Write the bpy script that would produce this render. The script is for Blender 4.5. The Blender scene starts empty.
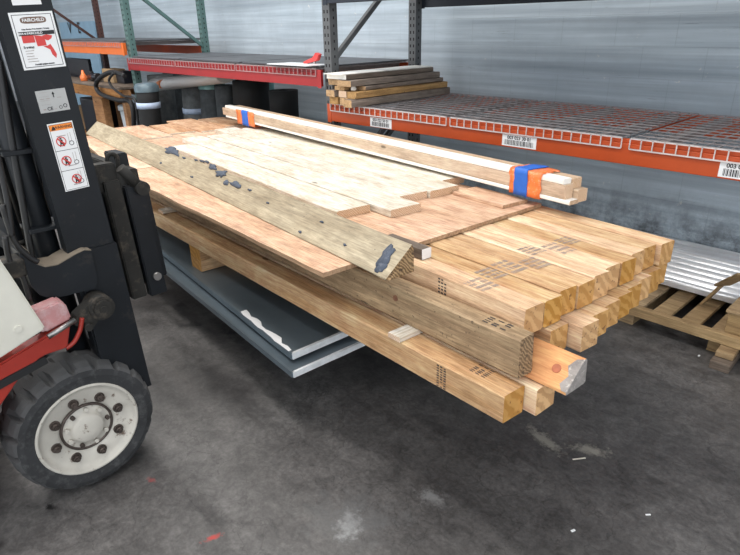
import bpy, bmesh, math, random
from mathutils import Vector, Matrix, noise
random.seed(7)
R = math.radians
SC = bpy.context.scene
COL = SC.collection

# ------------------------------------------------------------------ camera
F, CX, CY, H = 585.0, 370.0, 277.5, 1.6
AZ, PI_, RO = R(46.3), R(23.4), R(1.1)
fw = Vector((-math.sin(AZ)*math.cos(PI_), math.cos(AZ)*math.cos(PI_), -math.sin(PI_)))
rr = Vector((math.cos(AZ), math.sin(AZ), 0)); dd = fw.cross(rr)
r2 = math.cos(RO)*rr + math.sin(RO)*dd
d2 = math.cos(RO)*dd - math.sin(RO)*rr
O = Vector((0, 0, H))
cd = bpy.data.cameras.new('camera'); cam = bpy.data.objects.new('camera', cd); COL.objects.link(cam)
m = Matrix((r2, -d2, -fw)).transposed().to_4x4(); m.translation = O
cam.matrix_world = m
cd.sensor_width = 36; cd.lens = F/740*36; cd.clip_start = .02; cd.clip_end = 100
SC.camera = cam

def ray(px, py): return r2*(px-CX) + d2*(py-CY) + fw*F
def onz(px, py, z): d = ray(px, py); return O + d*((z-H)/d.z)
def ony(px, py, y): d = ray(px, py); return O + d*(y/d.y)
def onx(px, py, x): d = ray(px, py); return O + d*(x/d.x)
# frame of the lumber load
LA, LT = R(-4.6), R(1.2)
U = Vector((math.cos(LA)*math.cos(LT), math.sin(LA)*math.cos(LT), math.sin(LT)))
V = Vector((-math.sin(LA), math.cos(LA), 0)); W = U.cross(V)
P0 = Vector((0, 0, .86))
def LP(u, v, w): return P0 + U*u + V*v + W*w
def L(px, py, w):
    d = ray(px, py); t = ((P0 + W*w - O).dot(W))/d.dot(W); q = O + d*t - P0
    return (q.dot(U), q.dot(V))

# --------------------------------------------------------------- materials
MATS = {}
def newmat(name):
    m = bpy.data.materials.new(name); m.use_nodes = True
    nt = m.node_tree; b = nt.nodes['Principled BSDF']; MATS[name] = m
    return m, nt, b
def N(nt, t, **k):
    n = nt.nodes.new(t)
    for a, v in k.items():
        if a.startswith('i_'): n.inputs[a[2:].replace('_', ' ')].default_value = v
        else: setattr(n, a, v)
    return n
def coords(nt, kind, scale, rnd=True):
    tc = N(nt, 'ShaderNodeTexCoord'); mp = N(nt, 'ShaderNodeMapping')
    mp.inputs['Scale'].default_value = scale
    if rnd:
        oi = N(nt, 'ShaderNodeObjectInfo'); mu = N(nt, 'ShaderNodeMath', operation='MULTIPLY'); mu.inputs[1].default_value = 37.0
        nt.links.new(oi.outputs['Random'], mu.inputs[0])
        ad = N(nt, 'ShaderNodeVectorMath', operation='ADD')
        nt.links.new(tc.outputs[kind], ad.inputs[0]); nt.links.new(mu.outputs[0], ad.inputs[1])
        nt.links.new(ad.outputs[0], mp.inputs['Vector'])
    else: nt.links.new(tc.outputs[kind], mp.inputs['Vector'])
    return mp.outputs['Vector']
def ramp(nt, fac, stops):
    r = N(nt, 'ShaderNodeValToRGB'); e = r.color_ramp.elements
    while len(e) < len(stops): e.new(.5)
    for el, (p, c) in zip(e, stops): el.position = p; el.color = (*c, 1) if len(c) == 3 else c
    nt.links.new(fac, r.inputs['Fac']); return r.outputs['Color']
def mix(nt, fac, a, b, mode='MIX'):
    n = N(nt, 'ShaderNodeMix', data_type='RGBA', blend_type=mode)
    for s, v in ((n.inputs['Factor'], fac), (n.inputs[6], a), (n.inputs[7], b)):
        if isinstance(v, (int, float)): s.default_value = v
        elif isinstance(v, tuple): s.default_value = (*v, 1)
        else: nt.links.new(v, s)
    return n.outputs[2]
def bump(nt, b, h, s, d=.01):
    n = N(nt, 'ShaderNodeBump'); n.inputs['Strength'].default_value = s; n.inputs['Distance'].default_value = d
    nt.links.new(h, n.inputs['Height']); nt.links.new(n.outputs[0], b.inputs['Normal'])
def noisetex(nt, vec, sc, det=4, rough=.5, dist=0):
    n = N(nt, 'ShaderNodeTexNoise'); n.inputs['Scale'].default_value = sc; n.inputs['Detail'].default_value = det
    n.inputs['Roughness'].default_value = rough; n.inputs['Distortion'].default_value = dist
    nt.links.new(vec, n.inputs['Vector']); return n.outputs['Fac']
def mul3(c, k): return tuple(x*k for x in c)

def plain(name, c, rough=.5, metal=0, var=.12, sc=6, dirt=None, bmp=.1, dirt_at=(.55, .7), spec=.5):
    m, nt, b = newmat(name)
    v = coords(nt, 'Object', (1, 1, 1))
    f = noisetex(nt, v, sc, 5, .6)
    col = ramp(nt, f, [(.3, mul3(c, 1-var)), (.7, mul3(c, 1+var))])
    if dirt:
        g = noisetex(nt, v, sc*2.3, 6, .7)
        k = ramp(nt, g, [(dirt_at[0], (0, 0, 0)), (dirt_at[1], (1, 1, 1))])
        col = mix(nt, k, col, dirt)
    nt.links.new(col, b.inputs['Base Color'])
    b.inputs['Roughness'].default_value = rough; b.inputs['Metallic'].default_value = metal
    b.inputs['Specular IOR Level'].default_value = spec
    if bmp: bump(nt, b, noisetex(nt, v, sc*8, 3), bmp, .002)
    return m

def wood(name, a, c, ring=26, speck=None, speck_cut=.66, stain=None, rough=.65, end=False, vary=.12, knots=True, saw=0, grit=.45):
    """grain runs along object X; end=True makes the sawn-end look (rings across YZ)"""
    m, nt, b = newmat(name)
    v = coords(nt, 'Object', (1, 1, 1))
    if end:
        w = N(nt, 'ShaderNodeTexWave', wave_type='RINGS', rings_direction='X')
        w.inputs['Scale'].default_value = ring; w.inputs['Distortion'].default_value = 9; w.inputs['Detail'].default_value = 4
        nt.links.new(v, w.inputs['Vector']); f = w.outputs['Fac']
    else:
        mp = N(nt, 'ShaderNodeMapping'); mp.inputs['Scale'].default_value = (1.1, ring, ring); nt.links.new(v, mp.inputs['Vector'])
        f = noisetex(nt, mp.outputs[0], 1.0, 6, .62, .7)
    col = ramp(nt, f, [(.3, a), (.5, mix3(a, c, .45)), (.72, c)])
    big = noisetex(nt, v, 2.2, 3)
    col = mix(nt, ramp(nt, big, [(.35, (.0, .0, .0)), (.75, (.55, .55, .55))]), col, stain if stain else mul3(a, .8))
    if knots and not end:
        mp2 = N(nt, 'ShaderNodeMapping'); mp2.inputs['Scale'].default_value = (3.0, 9, 9); nt.links.new(v, mp2.inputs['Vector'])
        vo = N(nt, 'ShaderNodeTexVoronoi'); vo.inputs['Scale'].default_value = 1.0; nt.links.new(mp2.outputs[0], vo.inputs['Vector'])
        kk = ramp(nt, vo.outputs['Distance'], [(.06, (1, 1, 1)), (.10, (0, 0, 0))])
        col = mix(nt, kk, col, mul3(a, .42))
    if not end:
        mf = N(nt, 'ShaderNodeMapping'); mf.inputs['Scale'].default_value = (9, 150, 150); nt.links.new(v, mf.inputs['Vector'])
        ff = noisetex(nt, mf.outputs[0], 1.0, 4, .7)
        col = mix(nt, grit, col, ramp(nt, ff, [(.32, (.22, .22, .22)), (.68, (.78, .78, .78))]), 'OVERLAY')
        mg = N(nt, 'ShaderNodeMapping'); mg.inputs['Scale'].default_value = (6, 14, 14); nt.links.new(v, mg.inputs['Vector'])
        gg = noisetex(nt, mg.outputs[0], 1.0, 5, .7)
        col = mix(nt, grit*.8, col, ramp(nt, gg, [(.35, (.3, .28, .26)), (.65, (.7, .71, .72))]), 'OVERLAY')
    if speck:
        g = noisetex(nt, v, 55, 4, .7)
        col = mix(nt, ramp(nt, g, [(speck_cut, (0, 0, 0)), (speck_cut+.06, (1, 1, 1))]), col, speck)
    if saw:
        w = N(nt, 'ShaderNodeTexWave', wave_type='BANDS', bands_direction='X'); w.inputs['Scale'].default_value = saw
        w.inputs['Distortion'].default_value = 2; w.inputs['Detail'].default_value = 2
        nt.links.new(v, w.inputs['Vector'])
        w.inputs['Distortion'].default_value = 9; col = mix(nt, .10, col, w.outputs['Color'], 'OVERLAY')
    oi = N(nt, 'ShaderNodeObjectInfo')
    hs = N(nt, 'ShaderNodeHueSaturation')
    mr = N(nt, 'ShaderNodeMapRange'); mr.inputs['To Min'].default_value = 1-vary; mr.inputs['To Max'].default_value = 1+vary
    nt.links.new(oi.outputs['Random'], mr.inputs['Value']); nt.links.new(mr.outputs[0], hs.inputs['Value'])
    mr2 = N(nt, 'ShaderNodeMapRange'); mr2.inputs['To Min'].default_value = 1.12; mr2.inputs['To Max'].default_value = .88
    nt.links.new(oi.outputs['Random'], mr2.inputs['Value']); nt.links.new(mr2.outputs[0], hs.inputs['Saturation'])
    nt.links.new(col, hs.inputs['Color']); nt.links.new(hs.outputs[0], b.inputs['Base Color'])
    b.inputs['Roughness'].default_value = rough; b.inputs['Specular IOR Level'].default_value = .25
    bump(nt, b, f, .25, .003)
    return m
def mix3(a, b, t): return tuple(x*(1-t)+y*t for x, y in zip(a, b))

M = {}
M['pine'] = wood('new_pine', (.50, .29, .15), (.82, .62, .40), 26, vary=.17, grit=.6)
M['pine_end'] = wood('pine_end_grain', (.50, .26, .09), (.66, .38, .15), 9, end=True, speck=(.25, .12, .05), speck_cut=.6)
M['pine_warm'] = wood('warm_pine', (.42, .24, .10), (.68, .44, .20), 20)
M['white'] = wood('whitewood', (.58, .52, .43), (.78, .74, .66), 16, vary=.05, speck=(.42, .33, .24), speck_cut=.68, stain=(.54, .48, .39), grit=.7)
M['white_end'] = wood('whitewood_end', (.58, .38, .24), (.78, .60, .44), 40, end=True, vary=.05)
M['old'] = wood('weathered_timber', (.23, .14, .07), (.46, .33, .18), 22, grit=.6, speck=(.10, .07, .045), speck_cut=.62, stain=(.22, .15, .085))
M['old_end'] = wood('weathered_timber_end', (.16, .10, .05), (.38, .25, .13), 30, end=True, speck=(.06, .04, .03), speck_cut=.58)
M['beam'] = wood('cement_spotted_beam', (.26, .21, .14), (.47, .405, .29), 12, speck=(.12, .09, .07), speck_cut=.66, knots=False, stain=(.36, .29, .19), grit=.5)
M['ply'] = wood('plywood_face', (.48, .28, .17), (.75, .54, .39), 9, vary=.05, knots=False, speck=(.40, .20, .11), speck_cut=.68, stain=(.50, .30, .18), grit=.7)
M['ply_edge'] = wood('plywood_edge', (.30, .18, .10), (.56, .38, .24), 60, knots=False, vary=.05)
M['red_wood'] = wood('resinous_timber', (.58, .24, .09), (.80, .46, .19), 8, stain=(.50, .17, .08))
M['knot_red'] = plain('red_knot', (.42, .13, .06), .6, var=.2, sc=60)
M['knot'] = plain('dark_knot', (.20, .09, .05), .6, var=.3, sc=60)
M['bark'] = plain('grey_bark', (.30, .27, .25), .8, var=.3, sc=25, dirt=(.6, .55, .5))
M['trim'] = wood('trim_pine', (.50, .37, .26), (.70, .55, .42), 26, vary=.06)
M['trim_white'] = plain('white_primer', (.86, .84, .79), .45, var=.03, bmp=0)
M['grey_wood'] = wood('grey_lumber', (.13, .10, .08), (.27, .22, .18), 24, speck=(.06, .05, .04), vary=.25)
M['stained'] = wood('stained_lumber', (.34, .20, .09), (.58, .38, .19), 22, speck=(.09, .06, .04), speck_cut=.6)
M['crate'] = wood('pallet_wood', (.27, .18, .10), (.50, .36, .20), 20, vary=.12)
M['bench'] = wood('bench_wood', (.24, .11, .045), (.46, .24, .10), 18)
M['orange'] = plain('orange_rack_paint', (.44, .062, .010), .42, var=.1, dirt=(.25, .07, .03), dirt_at=(.68, .75))
M['orange2'] = plain('bright_orange_rack_paint', (.80, .17, .025), .42, var=.08, dirt=(.30, .09, .03), dirt_at=(.7, .78))
M['red'] = plain('red_rack_paint', (.34, .018, .02), .42, var=.1, dirt=(.7, .5, .5), dirt_at=(.74, .76))
M['green'] = plain('green_rack_paint', (.085, .16, .15), .5, var=.15, dirt=(.3, .3, .28), dirt_at=(.66, .72))
M['grey_steel'] = plain('grey_rack_paint', (.10, .105, .11), .5, var=.15, dirt=(.25, .22, .2), dirt_at=(.68, .72))
M['hole'] = plain('dark_slot', (.008, .008, .01), .9, bmp=0)
M['brown'] = plain('brown_rack_paint', (.07, .028, .022), .55)
M['navy'] = plain('dark_blue_paint', (.012, .018, .03), .5)
M['wire'] = plain('zinc_wire', (.66, .62, .61), .4, .5, var=.15, sc=20, bmp=0)
M['mesh_grey'] = plain('dull_grey_wire', (.30, .28, .28), .5, .5, var=.25, sc=20, bmp=0)
M['channel'] = plain('zinc_channel', (.26, .22, .21), .5, .3, var=.2)
M['deckboard'] = plain('grey_shelf_board', (.085, .09, .1), .6, var=.3)
M['black'] = plain('black_machine_paint', (.009, .011, .014), .45, var=.25, sc=5, dirt=(.045, .04, .036), dirt_at=(.60, .8), spec=.28)
M['dusty'] = plain('dusty_black_steel', (.022, .021, .019), .65, var=.3, sc=7, dirt=(.10, .082, .064), dirt_at=(.52, .74), spec=.25)
M['dust'] = plain('oily_dust', (.20, .165, .125), .85, var=.2)
M['steel'] = plain('worn_steel', (.35, .34, .33), .35, .9, dirt=(.1, .08, .07))
M['hose'] = plain('rubber_hose', (.010, .010, .011), .5, bmp=0)
M['tyre'] = plain('tyre_rubber', (.035, .036, .038), .75, var=.25, sc=10, dirt=(.10, .10, .10), dirt_at=(.5, .8), spec=.3)
M['tread'] = plain('lit_tread_rubber', (.085, .086, .088), .85, var=.2, sc=10, spec=.2)  # tread coloured lighter than the sidewall to stand for light falling on it
M['rim'] = plain('dirty_white_wheel_paint', (.56, .53, .47), .5, var=.1, sc=9, dirt=(.16, .11, .08), dirt_at=(.60, .68))
M['nut'] = plain('rusty_nut', (.10, .08, .07), .5, .6, var=.4, sc=30)
M['fl_red'] = plain('red_body_paint', (.34, .028, .017), .4, var=.2, dirt=(.08, .03, .02), dirt_at=(.62, .8))
M['fl_pink'] = plain('faded_red_paint', (.50, .24, .24), .35, var=.15, dirt=(.6, .5, .5), dirt_at=(.5, .8))
M['fl_white'] = plain('dirty_white_body_paint', (.66, .64, .56), .45, var=.07, dirt=(.30, .24, .18), dirt_at=(.66, .74))
M['galv'] = plain('dark_galvanised_sheet', (.15, .19, .22), .30, .45, var=.15, sc=3, dirt=(.5, .52, .55), dirt_at=(.74, .76), bmp=.02)
M['galv_edge'] = plain('bright_metal_edge', (.80, .82, .84), .4, .2, var=.2, sc=12)
M['roofing'] = plain('bright_galvanised_roofing', (.95, .96, .98), .30, .55, var=.06, bmp=0)
M['tape'] = plain('blue_masking_tape', (.02, .13, .55), .55, var=.12, sc=20)
M['wrap'] = plain('orange_stretch_wrap', (.85, .20, .05), .3, var=.25, sc=30, dirt=(.95, .5, .32), dirt_at=(.55, .7))
M['cement'] = plain('grey_blue_cement', (.065, .08, .11), .8, var=.2, sc=40, dirt=(.15, .16, .19))
M['ink'] = plain('black_ink', (.05, .042, .04), .8, bmp=0)
M['ink2'] = plain('faded_ink', (.30, .25, .23), .8, bmp=0)
M['paper'] = plain('white_label', (.80, .80, .80), .5, var=.02, bmp=0)
M['lab_black'] = plain('label_black', (.012, .012, .014), .5, bmp=0)
M['lab_red'] = plain('label_red', (.62, .05, .045), .5, var=.02, bmp=0)
M['lab_orange'] = plain('label_orange', (.85, .25, .03), .5, var=.02, bmp=0)
M['lab_grey'] = plain('aluminium_data_plate', (.42, .42, .41), .45, .3, var=.1, bmp=0)
M['lab_brown'] = plain('label_brown', (.16, .09, .06), .5, bmp=0)
M['felt'] = plain('dark_felt', (.065, .074, .080), .9, var=.3, sc=14, bmp=.4)
M['felt2'] = plain('grey_felt', (.125, .135, .138), .9, var=.3, sc=14, bmp=.4)
M['rubber'] = plain('black_rubber_roll', (.010, .011, .012), .8, var=.3)
M['pale_roll'] = plain('pale_grey_membrane', (.55, .55, .55), .6, var=.08)
M['peach'] = plain('orange_cardboard_core', (.60, .22, .10), .8)
M['teal'] = plain('teal_plastic_film', (.16, .33, .33), .3, var=.25, sc=12)
M['band'] = plain('pale_blue_band', (.45, .55, .72), .5, var=.1, sc=30)
M['grey_film'] = plain('blue_grey_plastic_bag', (.10, .15, .18), .35, var=.3, sc=12)
M['bin'] = plain('grey_plastic_bin', (.50, .54, .56), .5, var=.05)
M['blue_panel'] = plain('light_blue_board', (.27, .42, .55), .6, var=.08)
M['screen'] = plain('black_plastic', (.006, .007, .012), .3, bmp=0)
M['card'] = plain('cardboard', (.36, .24, .13), .8, var=.08)
M['ceil'] = plain('ceiling_paint', (.55, .56, .58), .9)

def wall_mat():
    m, nt, b = newmat('painted_block_wall')
    tc = N(nt, 'ShaderNodeTexCoord'); sp = N(nt, 'ShaderNodeSeparateXYZ'); cb = N(nt, 'ShaderNodeCombineXYZ')
    nt.links.new(tc.outputs['Object'], sp.inputs[0]); nt.links.new(sp.outputs['X'], cb.inputs['X']); nt.links.new(sp.outputs['Z'], cb.inputs['Y'])
    br = N(nt, 'ShaderNodeTexBrick'); br.inputs['Scale'].default_value = 1; br.inputs['Brick Width'].default_value = .40
    br.inputs['Row Height'].default_value = .1975; br.inputs['Mortar Size'].default_value = .0035; br.inputs['Mortar Smooth'].default_value = .4
    mp = N(nt, 'ShaderNodeMapping'); mp.inputs['Location'].default_value = (.13, -.245+.1975*2, 0)
    nt.links.new(cb.outputs[0], mp.inputs['Vector']); nt.links.new(mp.outputs[0], br.inputs['Vector'])
    sv = N(nt, 'ShaderNodeMapping'); sv.inputs['Scale'].default_value = (.25, 1, 9); nt.links.new(tc.outputs['Object'], sv.inputs['Vector'])
    streak = noisetex(nt, sv.outputs[0], 2.4, 4, .6)
    blot = noisetex(nt, tc.outputs['Object'], 2.2, 6, .65)
    col = ramp(nt, streak, [(.3, (.34, .405, .46)), (.7, (.52, .60, .66))])
    col = mix(nt, ramp(nt, blot, [(.45, (0, 0, 0)), (.8, (.6, .6, .6))]), col, (.31, .355, .40))
    mort = ramp(nt, br.outputs['Fac'], [(0, (0, 0, 0)), (1, (.17, .17, .17))])
    col = mix(nt, mort, col, (.14, .16, .18))
    # pale chips and dark scuffs with shapes of their own
    ch = noisetex(nt, tc.outputs['Object'], 11, 5, .75)
    col = mix(nt, ramp(nt, ch, [(.665, (0, 0, 0)), (.70, (1, 1, 1))]), col, (.68, .68, .64))
    bv = N(nt, 'ShaderNodeMapping'); bv.inputs['Scale'].default_value = (.12, 1, 5); nt.links.new(tc.outputs['Object'], bv.inputs['Vector'])
    col = mix(nt, ramp(nt, noisetex(nt, bv.outputs[0], 2.0, 3, .5), [(.48, (0, 0, 0)), (.62, (.45, .45, .45))]), col, (.24, .28, .32))
    sp2 = noisetex(nt, sv.outputs[0], 13, 4, .8)
    col = mix(nt, ramp(nt, sp2, [(.655, (0, 0, 0)), (.70, (.6, .6, .6))]), col, (.12, .13, .14))
    # grime near the foot of the wall
    low = ramp(nt, sp.outputs['Z'], [(.18, (1, 1, 1)), (.55, (0, 0, 0))])
    g = noisetex(nt, tc.outputs['Object'], 5, 6, .75)
    gg = mix(nt, 1.0, low, ramp(nt, g, [(.40, (0, 0, 0)), (.62, (.9, .9, .9))]), 'MULTIPLY')
    col = mix(nt, gg, col, (.05, .052, .055))
    nt.links.new(col, b.inputs['Base Color']); b.inputs['Roughness'].default_value = .55; b.inputs['Specular IOR Level'].default_value = .3
    h = mix(nt, br.outputs['Fac'], streak, (0, 0, 0))
    bump(nt, b, h, .35, .006)
    return m
def floor_mat():
    m, nt, b = newmat('worn_concrete_floor')
    tc = N(nt, 'ShaderNodeTexCoord'); v = tc.outputs['Object']
    f = noisetex(nt, v, 1.1, 8, .62, .4)
    col = ramp(nt, f, [(.32, (.052, .050, .050)), (.55, (.098, .094, .092)), (.75, (.150, .145, .142))])
    # black rubber marks and oil spots
    mp = N(nt, 'ShaderNodeMapping'); mp.inputs['Rotation'].default_value = (0, 0, .5); mp.inputs['Scale'].default_value = (1, 3.5, 1); nt.links.new(v, mp.inputs['Vector'])
    s = noisetex(nt, mp.outputs[0], 1.7, 7, .7)
    col = mix(nt, ramp(nt, s, [(.50, (0, 0, 0)), (.72, (.75, .75, .75))]), col, (.035, .033, .033))
    vo = N(nt, 'ShaderNodeTexVoronoi'); vo.inputs['Scale'].default_value = 3.1; nt.links.new(v, vo.inputs['Vector'])
    col = mix(nt, ramp(nt, vo.outputs['Distance'], [(.06, (.6, .6, .6)), (.11, (0, 0, 0))]), col, (.03, .03, .03))
    # pale scratches
    w = noisetex(nt, v, 7, 10, .78, 1.2)
    col = mix(nt, ramp(nt, w, [(.66, (0, 0, 0)), (.74, (.6, .6, .6))]), col, (.26, .25, .24))
    md = noisetex(nt, v, 14, 8, .75, .6)
    col = mix(nt, .75, col, ramp(nt, md, [(.3, (.2, .2, .2)), (.7, (.8, .79, .78))]), 'OVERLAY')
    vc = N(nt, 'ShaderNodeTexVoronoi', feature='DISTANCE_TO_EDGE'); vc.inputs['Scale'].default_value = 2.3
    dv = N(nt, 'ShaderNodeVectorMath', operation='ADD'); nz = N(nt, 'ShaderNodeTexNoise'); nz.inputs['Scale'].default_value = 3; nz.inputs['Detail'].default_value = 6; nt.links.new(v, nz.inputs['Vector'])
    nt.links.new(v, dv.inputs[0]); nt.links.new(nz.outputs['Color'], dv.inputs[1]); nt.links.new(dv.outputs[0], vc.inputs['Vector'])
    col = mix(nt, ramp(nt, vc.outputs['Distance'], [(.0, (.5, .5, .5)), (.010, (0, 0, 0))]), col, (.03, .028, .027))
    fine = noisetex(nt, v, 60, 5, .7)
    col = mix(nt, .6, col, ramp(nt, fine, [(.3, (.3, .3, .3)), (.7, (.7, .7, .7))]), 'OVERLAY')
    def blob(col, c, rad, colr, sc=22, rot=0, sq=1.0, edge=.5):
        a = N(nt, 'ShaderNodeMapping', vector_type='TEXTURE'); a.inputs['Location'].default_value = (c[0], c[1], 0); a.inputs['Rotation'].default_value = (0, 0, rot)
        a.inputs['Scale'].default_value = (rad, rad*sq, 1); nt.links.new(v, a.inputs['Vector'])
        ln = N(nt, 'ShaderNodeVectorMath', operation='LENGTH'); nt.links.new(a.outputs[0], ln.inputs[0])
        nn = noisetex(nt, v, sc, 6, .75)
        su = N(nt, 'ShaderNodeMath', operation='MULTIPLY_ADD'); nt.links.new(nn, su.inputs[0]); su.inputs[1].default_value = 2.4; nt.links.new(ln.outputs['Value'], su.inputs[2])
        k = ramp(nt, su.outputs[0], [(0, (1, 1, 1)), (1, (0, 0, 0))])
        mr = N(nt, 'ShaderNodeMapRange'); nt.links.new(su.outputs[0], mr.inputs['Value'])
        mr.inputs['From Min'].default_value = 1.35; mr.inputs['From Max'].default_value = 1.9; mr.inputs['To Min'].default_value = edge; mr.inputs['To Max'].default_value = 0
        return mix(nt, mr.outputs[0], col, colr)
    p = onz(348, 525, 0); col = blob(col, p, .075, (.42, .43, .43), 30, .6, 1.5, .75)
    p = onz(432, 498, 0); col = blob(col, p, .10, (.24, .24, .24), 24, .2, .6, .5)
    p = onz(212, 538, 0); col = blob(col, p, .055, (.50, .06, .05), 40, 1.3, .35, .9)
    p = onz(150, 480, 0); col = blob(col, p, .035, (.38, .06, .06), 40, .2, .6, .5)
    p = onz(350, 518, 0); col = blob(col, p, .3, (.13, .13, .13), 14, .6, .7, .6)
    p = onz(545, 440, 0); col = blob(col, p, .16, (.34, .32, .27), 26, -.3, .35, .7)
    p = onz(590, 450, 0); col = blob(col, p, .13, (.34, .32, .27), 26, .5, .4, .7)
    p = onz(50, 508, 0); col = blob(col, p, .05, (.015, .015, .015), 30, 0, .5, 1)
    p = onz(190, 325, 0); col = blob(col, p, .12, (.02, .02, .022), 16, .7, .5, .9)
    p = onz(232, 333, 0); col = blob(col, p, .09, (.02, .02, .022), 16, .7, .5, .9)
    nt.links.new(col, b.inputs['Base Color'])
    rr_ = ramp(nt, f, [(.3, (.34, .34, .34)), (.7, (.52, .52, .52))]); nt.links.new(rr_, b.inputs['Roughness'])
    b.inputs['Specular IOR Level'].default_value = .5
    bump(nt, b, fine, .12, .002)
    return m
M['wall'] = wall_mat(); M['floor'] = floor_mat()

# ------------------------------------------------------------ mesh helpers
def link(name, bm, mats, parent=None, mw=None, smooth=False):
    me = bpy.data.meshes.new(name); bmesh.ops.recalc_face_normals(bm, faces=bm.faces[:]) if not getattr(bm, '_norec', 0) else None
    bm.to_mesh(me); bm.free()
    if not isinstance(mats, (list, tuple)): mats = [mats]
    for k in mats: me.materials.append(M[k] if isinstance(k, str) else k)
    if smooth:
        for p in me.polygons: p.use_smooth = True
    o = bpy.data.objects.new(name, me); COL.objects.link(o)
    if parent: o.parent = parent
    if mw is not None:
        if parent: o.matrix_local = mw
        else: o.matrix_world = mw
    return o
def tag(o, label, cat, group=None):
    o['label'] = label; o['category'] = cat
    if group: o['group'] = group
    return o
def empty(name, loc, label, cat, group=None):
    o = bpy.data.objects.new(name, None); COL.objects.link(o); o.location = loc; o.empty_display_size = .1
    return tag(o, label, cat, group)
def struct(o): o['kind'] = 'structure'; return o
def T(x, y, z): return Matrix.Translation((x, y, z))
def box(bm, a, b, bev=0, mi=0, mtx=None):
    a, b = Vector(a), Vector(b)
    r = bmesh.ops.create_cube(bm, size=1); vs = r['verts']
    c = (a+b)/2; s = b-a
    for v in vs: v.co = Vector((v.co.x*s.x, v.co.y*s.y, v.co.z*s.z)) + c
    fs = list({f for v in vs for f in v.link_faces})
    if bev:
        es = list({e for v in vs for e in v.link_edges})
        g = bmesh.ops.bevel(bm, geom=es, offset=bev, segments=2, affect='EDGES', profile=.5)
        vs = list({v for f in g['faces'] for v in f.verts} | {v for v in vs if v.is_valid}); fs = list({f for v in vs for f in v.link_faces})
    if mtx:
        for v in vs: v.co = mtx @ v.co
    for f in fs: f.material_index = mi
    return vs
def frame(x, y, z, o):
    m = Matrix((x, y, z)).transposed().to_4x4(); m.translation = o; return m
def axis_frame(a, b):
    x = (b-a).normalized(); up = Vector((0, 0, 1)) if abs(x.z) < .9 else Vector((0, 1, 0))
    y = up.cross(x).normalized(); z = x.cross(y); return frame(x, y, z, a)
def bar(bm, a, b, w, h=None, mi=0):
    a, b = Vector(a), Vector(b); h = h or w; Lg = (b-a).length
    box(bm, (0, -w/2, -h/2), (Lg, w/2, h/2), 0, mi, axis_frame(a, b))
def cyl(bm, a, b, r, seg=16, r2_=None, mi=0, cap=True):
    a, b = Vector(a), Vector(b); fr = axis_frame(a, b); Lg = (b-a).length; r2_ = r if r2_ is None else r2_
    A = [bm.verts.new(fr @ Vector((0, r*math.cos(t), r*math.sin(t)))) for t in [2*math.pi*i/seg for i in range(seg)]]
    B = [bm.verts.new(fr @ Vector((Lg, r2_*math.cos(t), r2_*math.sin(t)))) for t in [2*math.pi*i/seg for i in range(seg)]]
    for i in range(seg):
        f = bm.faces.new((A[i], A[(i+1) % seg], B[(i+1) % seg], B[i])); f.smooth = True; f.material_index = mi
    if cap:
        bm.faces.new(A[::-1]).material_index = mi; bm.faces.new(B).material_index = mi
def lathe(bm, prof, c, seg=32, axis='z', mi=0, closed=False, smooth=True):
    """prof: list of (r, h)"""
    rows = []
    for r, h in prof:
        row = []
        for i in range(seg):
            t = 2*math.pi*i/seg; p, q = r*math.cos(t), r*math.sin(t)
            co = (p, q, h) if axis == 'z' else (h, p, q)
            row.append(bm.verts.new(Vector(c)+Vector(co)))
        rows.append(row)
    for k in range(len(rows)-(0 if closed else 1)):
        a, b = rows[k], rows[(k+1) % len(rows)]
        for i in range(seg):
            f = bm.faces.new((a[i], a[(i+1) % seg], b[(i+1) % seg], b[i])); f.material_index = mi; f.smooth = smooth
    return rows
def tube(bm, pts, r, seg=8, mi=0):
    pts = [Vector(p) for p in pts]
    # catmull-rom
    out = []
    for i in range(len(pts)-1):
        p0 = pts[max(i-1, 0)]; p1 = pts[i]; p2 = pts[i+1]; p3 = pts[min(i+2, len(pts)-1)]
        for k in range(6):
            t = k/6; out.append(.5*((2*p1)+(p2-p0)*t+(2*p0-5*p1+4*p2-p3)*t*t+(3*p1-p0-3*p2+p3)*t**3))
    out.append(pts[-1]); prev = None; nrm = None
    for i, p in enumerate(out):
        d = (out[min(i+1, len(out)-1)]-out[max(i-1, 0)]).normalized()
        if nrm is None: nrm = d.orthogonal().normalized()
        nrm = (nrm - d*nrm.dot(d)).normalized(); bn = d.cross(nrm)
        ring = [bm.verts.new(p+(nrm*math.cos(2*math.pi*j/seg)+bn*math.sin(2*math.pi*j/seg))*r) for j in range(seg)]
        if prev:
            for j in range(seg):
                f = bm.faces.new((prev[j], prev[(j+1) % seg], ring[(j+1) % seg], ring[j])); f.smooth = True; f.material_index = mi
        else: bm.faces.new(ring[::-1])
        prev = ring
    bm.faces.new(prev)
def slab(bm, pts, off, mi=0):
    """polygon (list of 3-D points) thickened by vector off"""
    a = [bm.verts.new(Vector(p)) for p in pts]; b = [bm.verts.new(Vector(p)+Vector(off)) for p in pts]; n = len(a)
    bm.faces.new(a).material_index = mi; bm.faces.new(b[::-1]).material_index = mi
    for i in range(n): bm.faces.new((a[i], b[i], b[(i+1) % n], a[(i+1) % n])).material_index = mi

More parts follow.
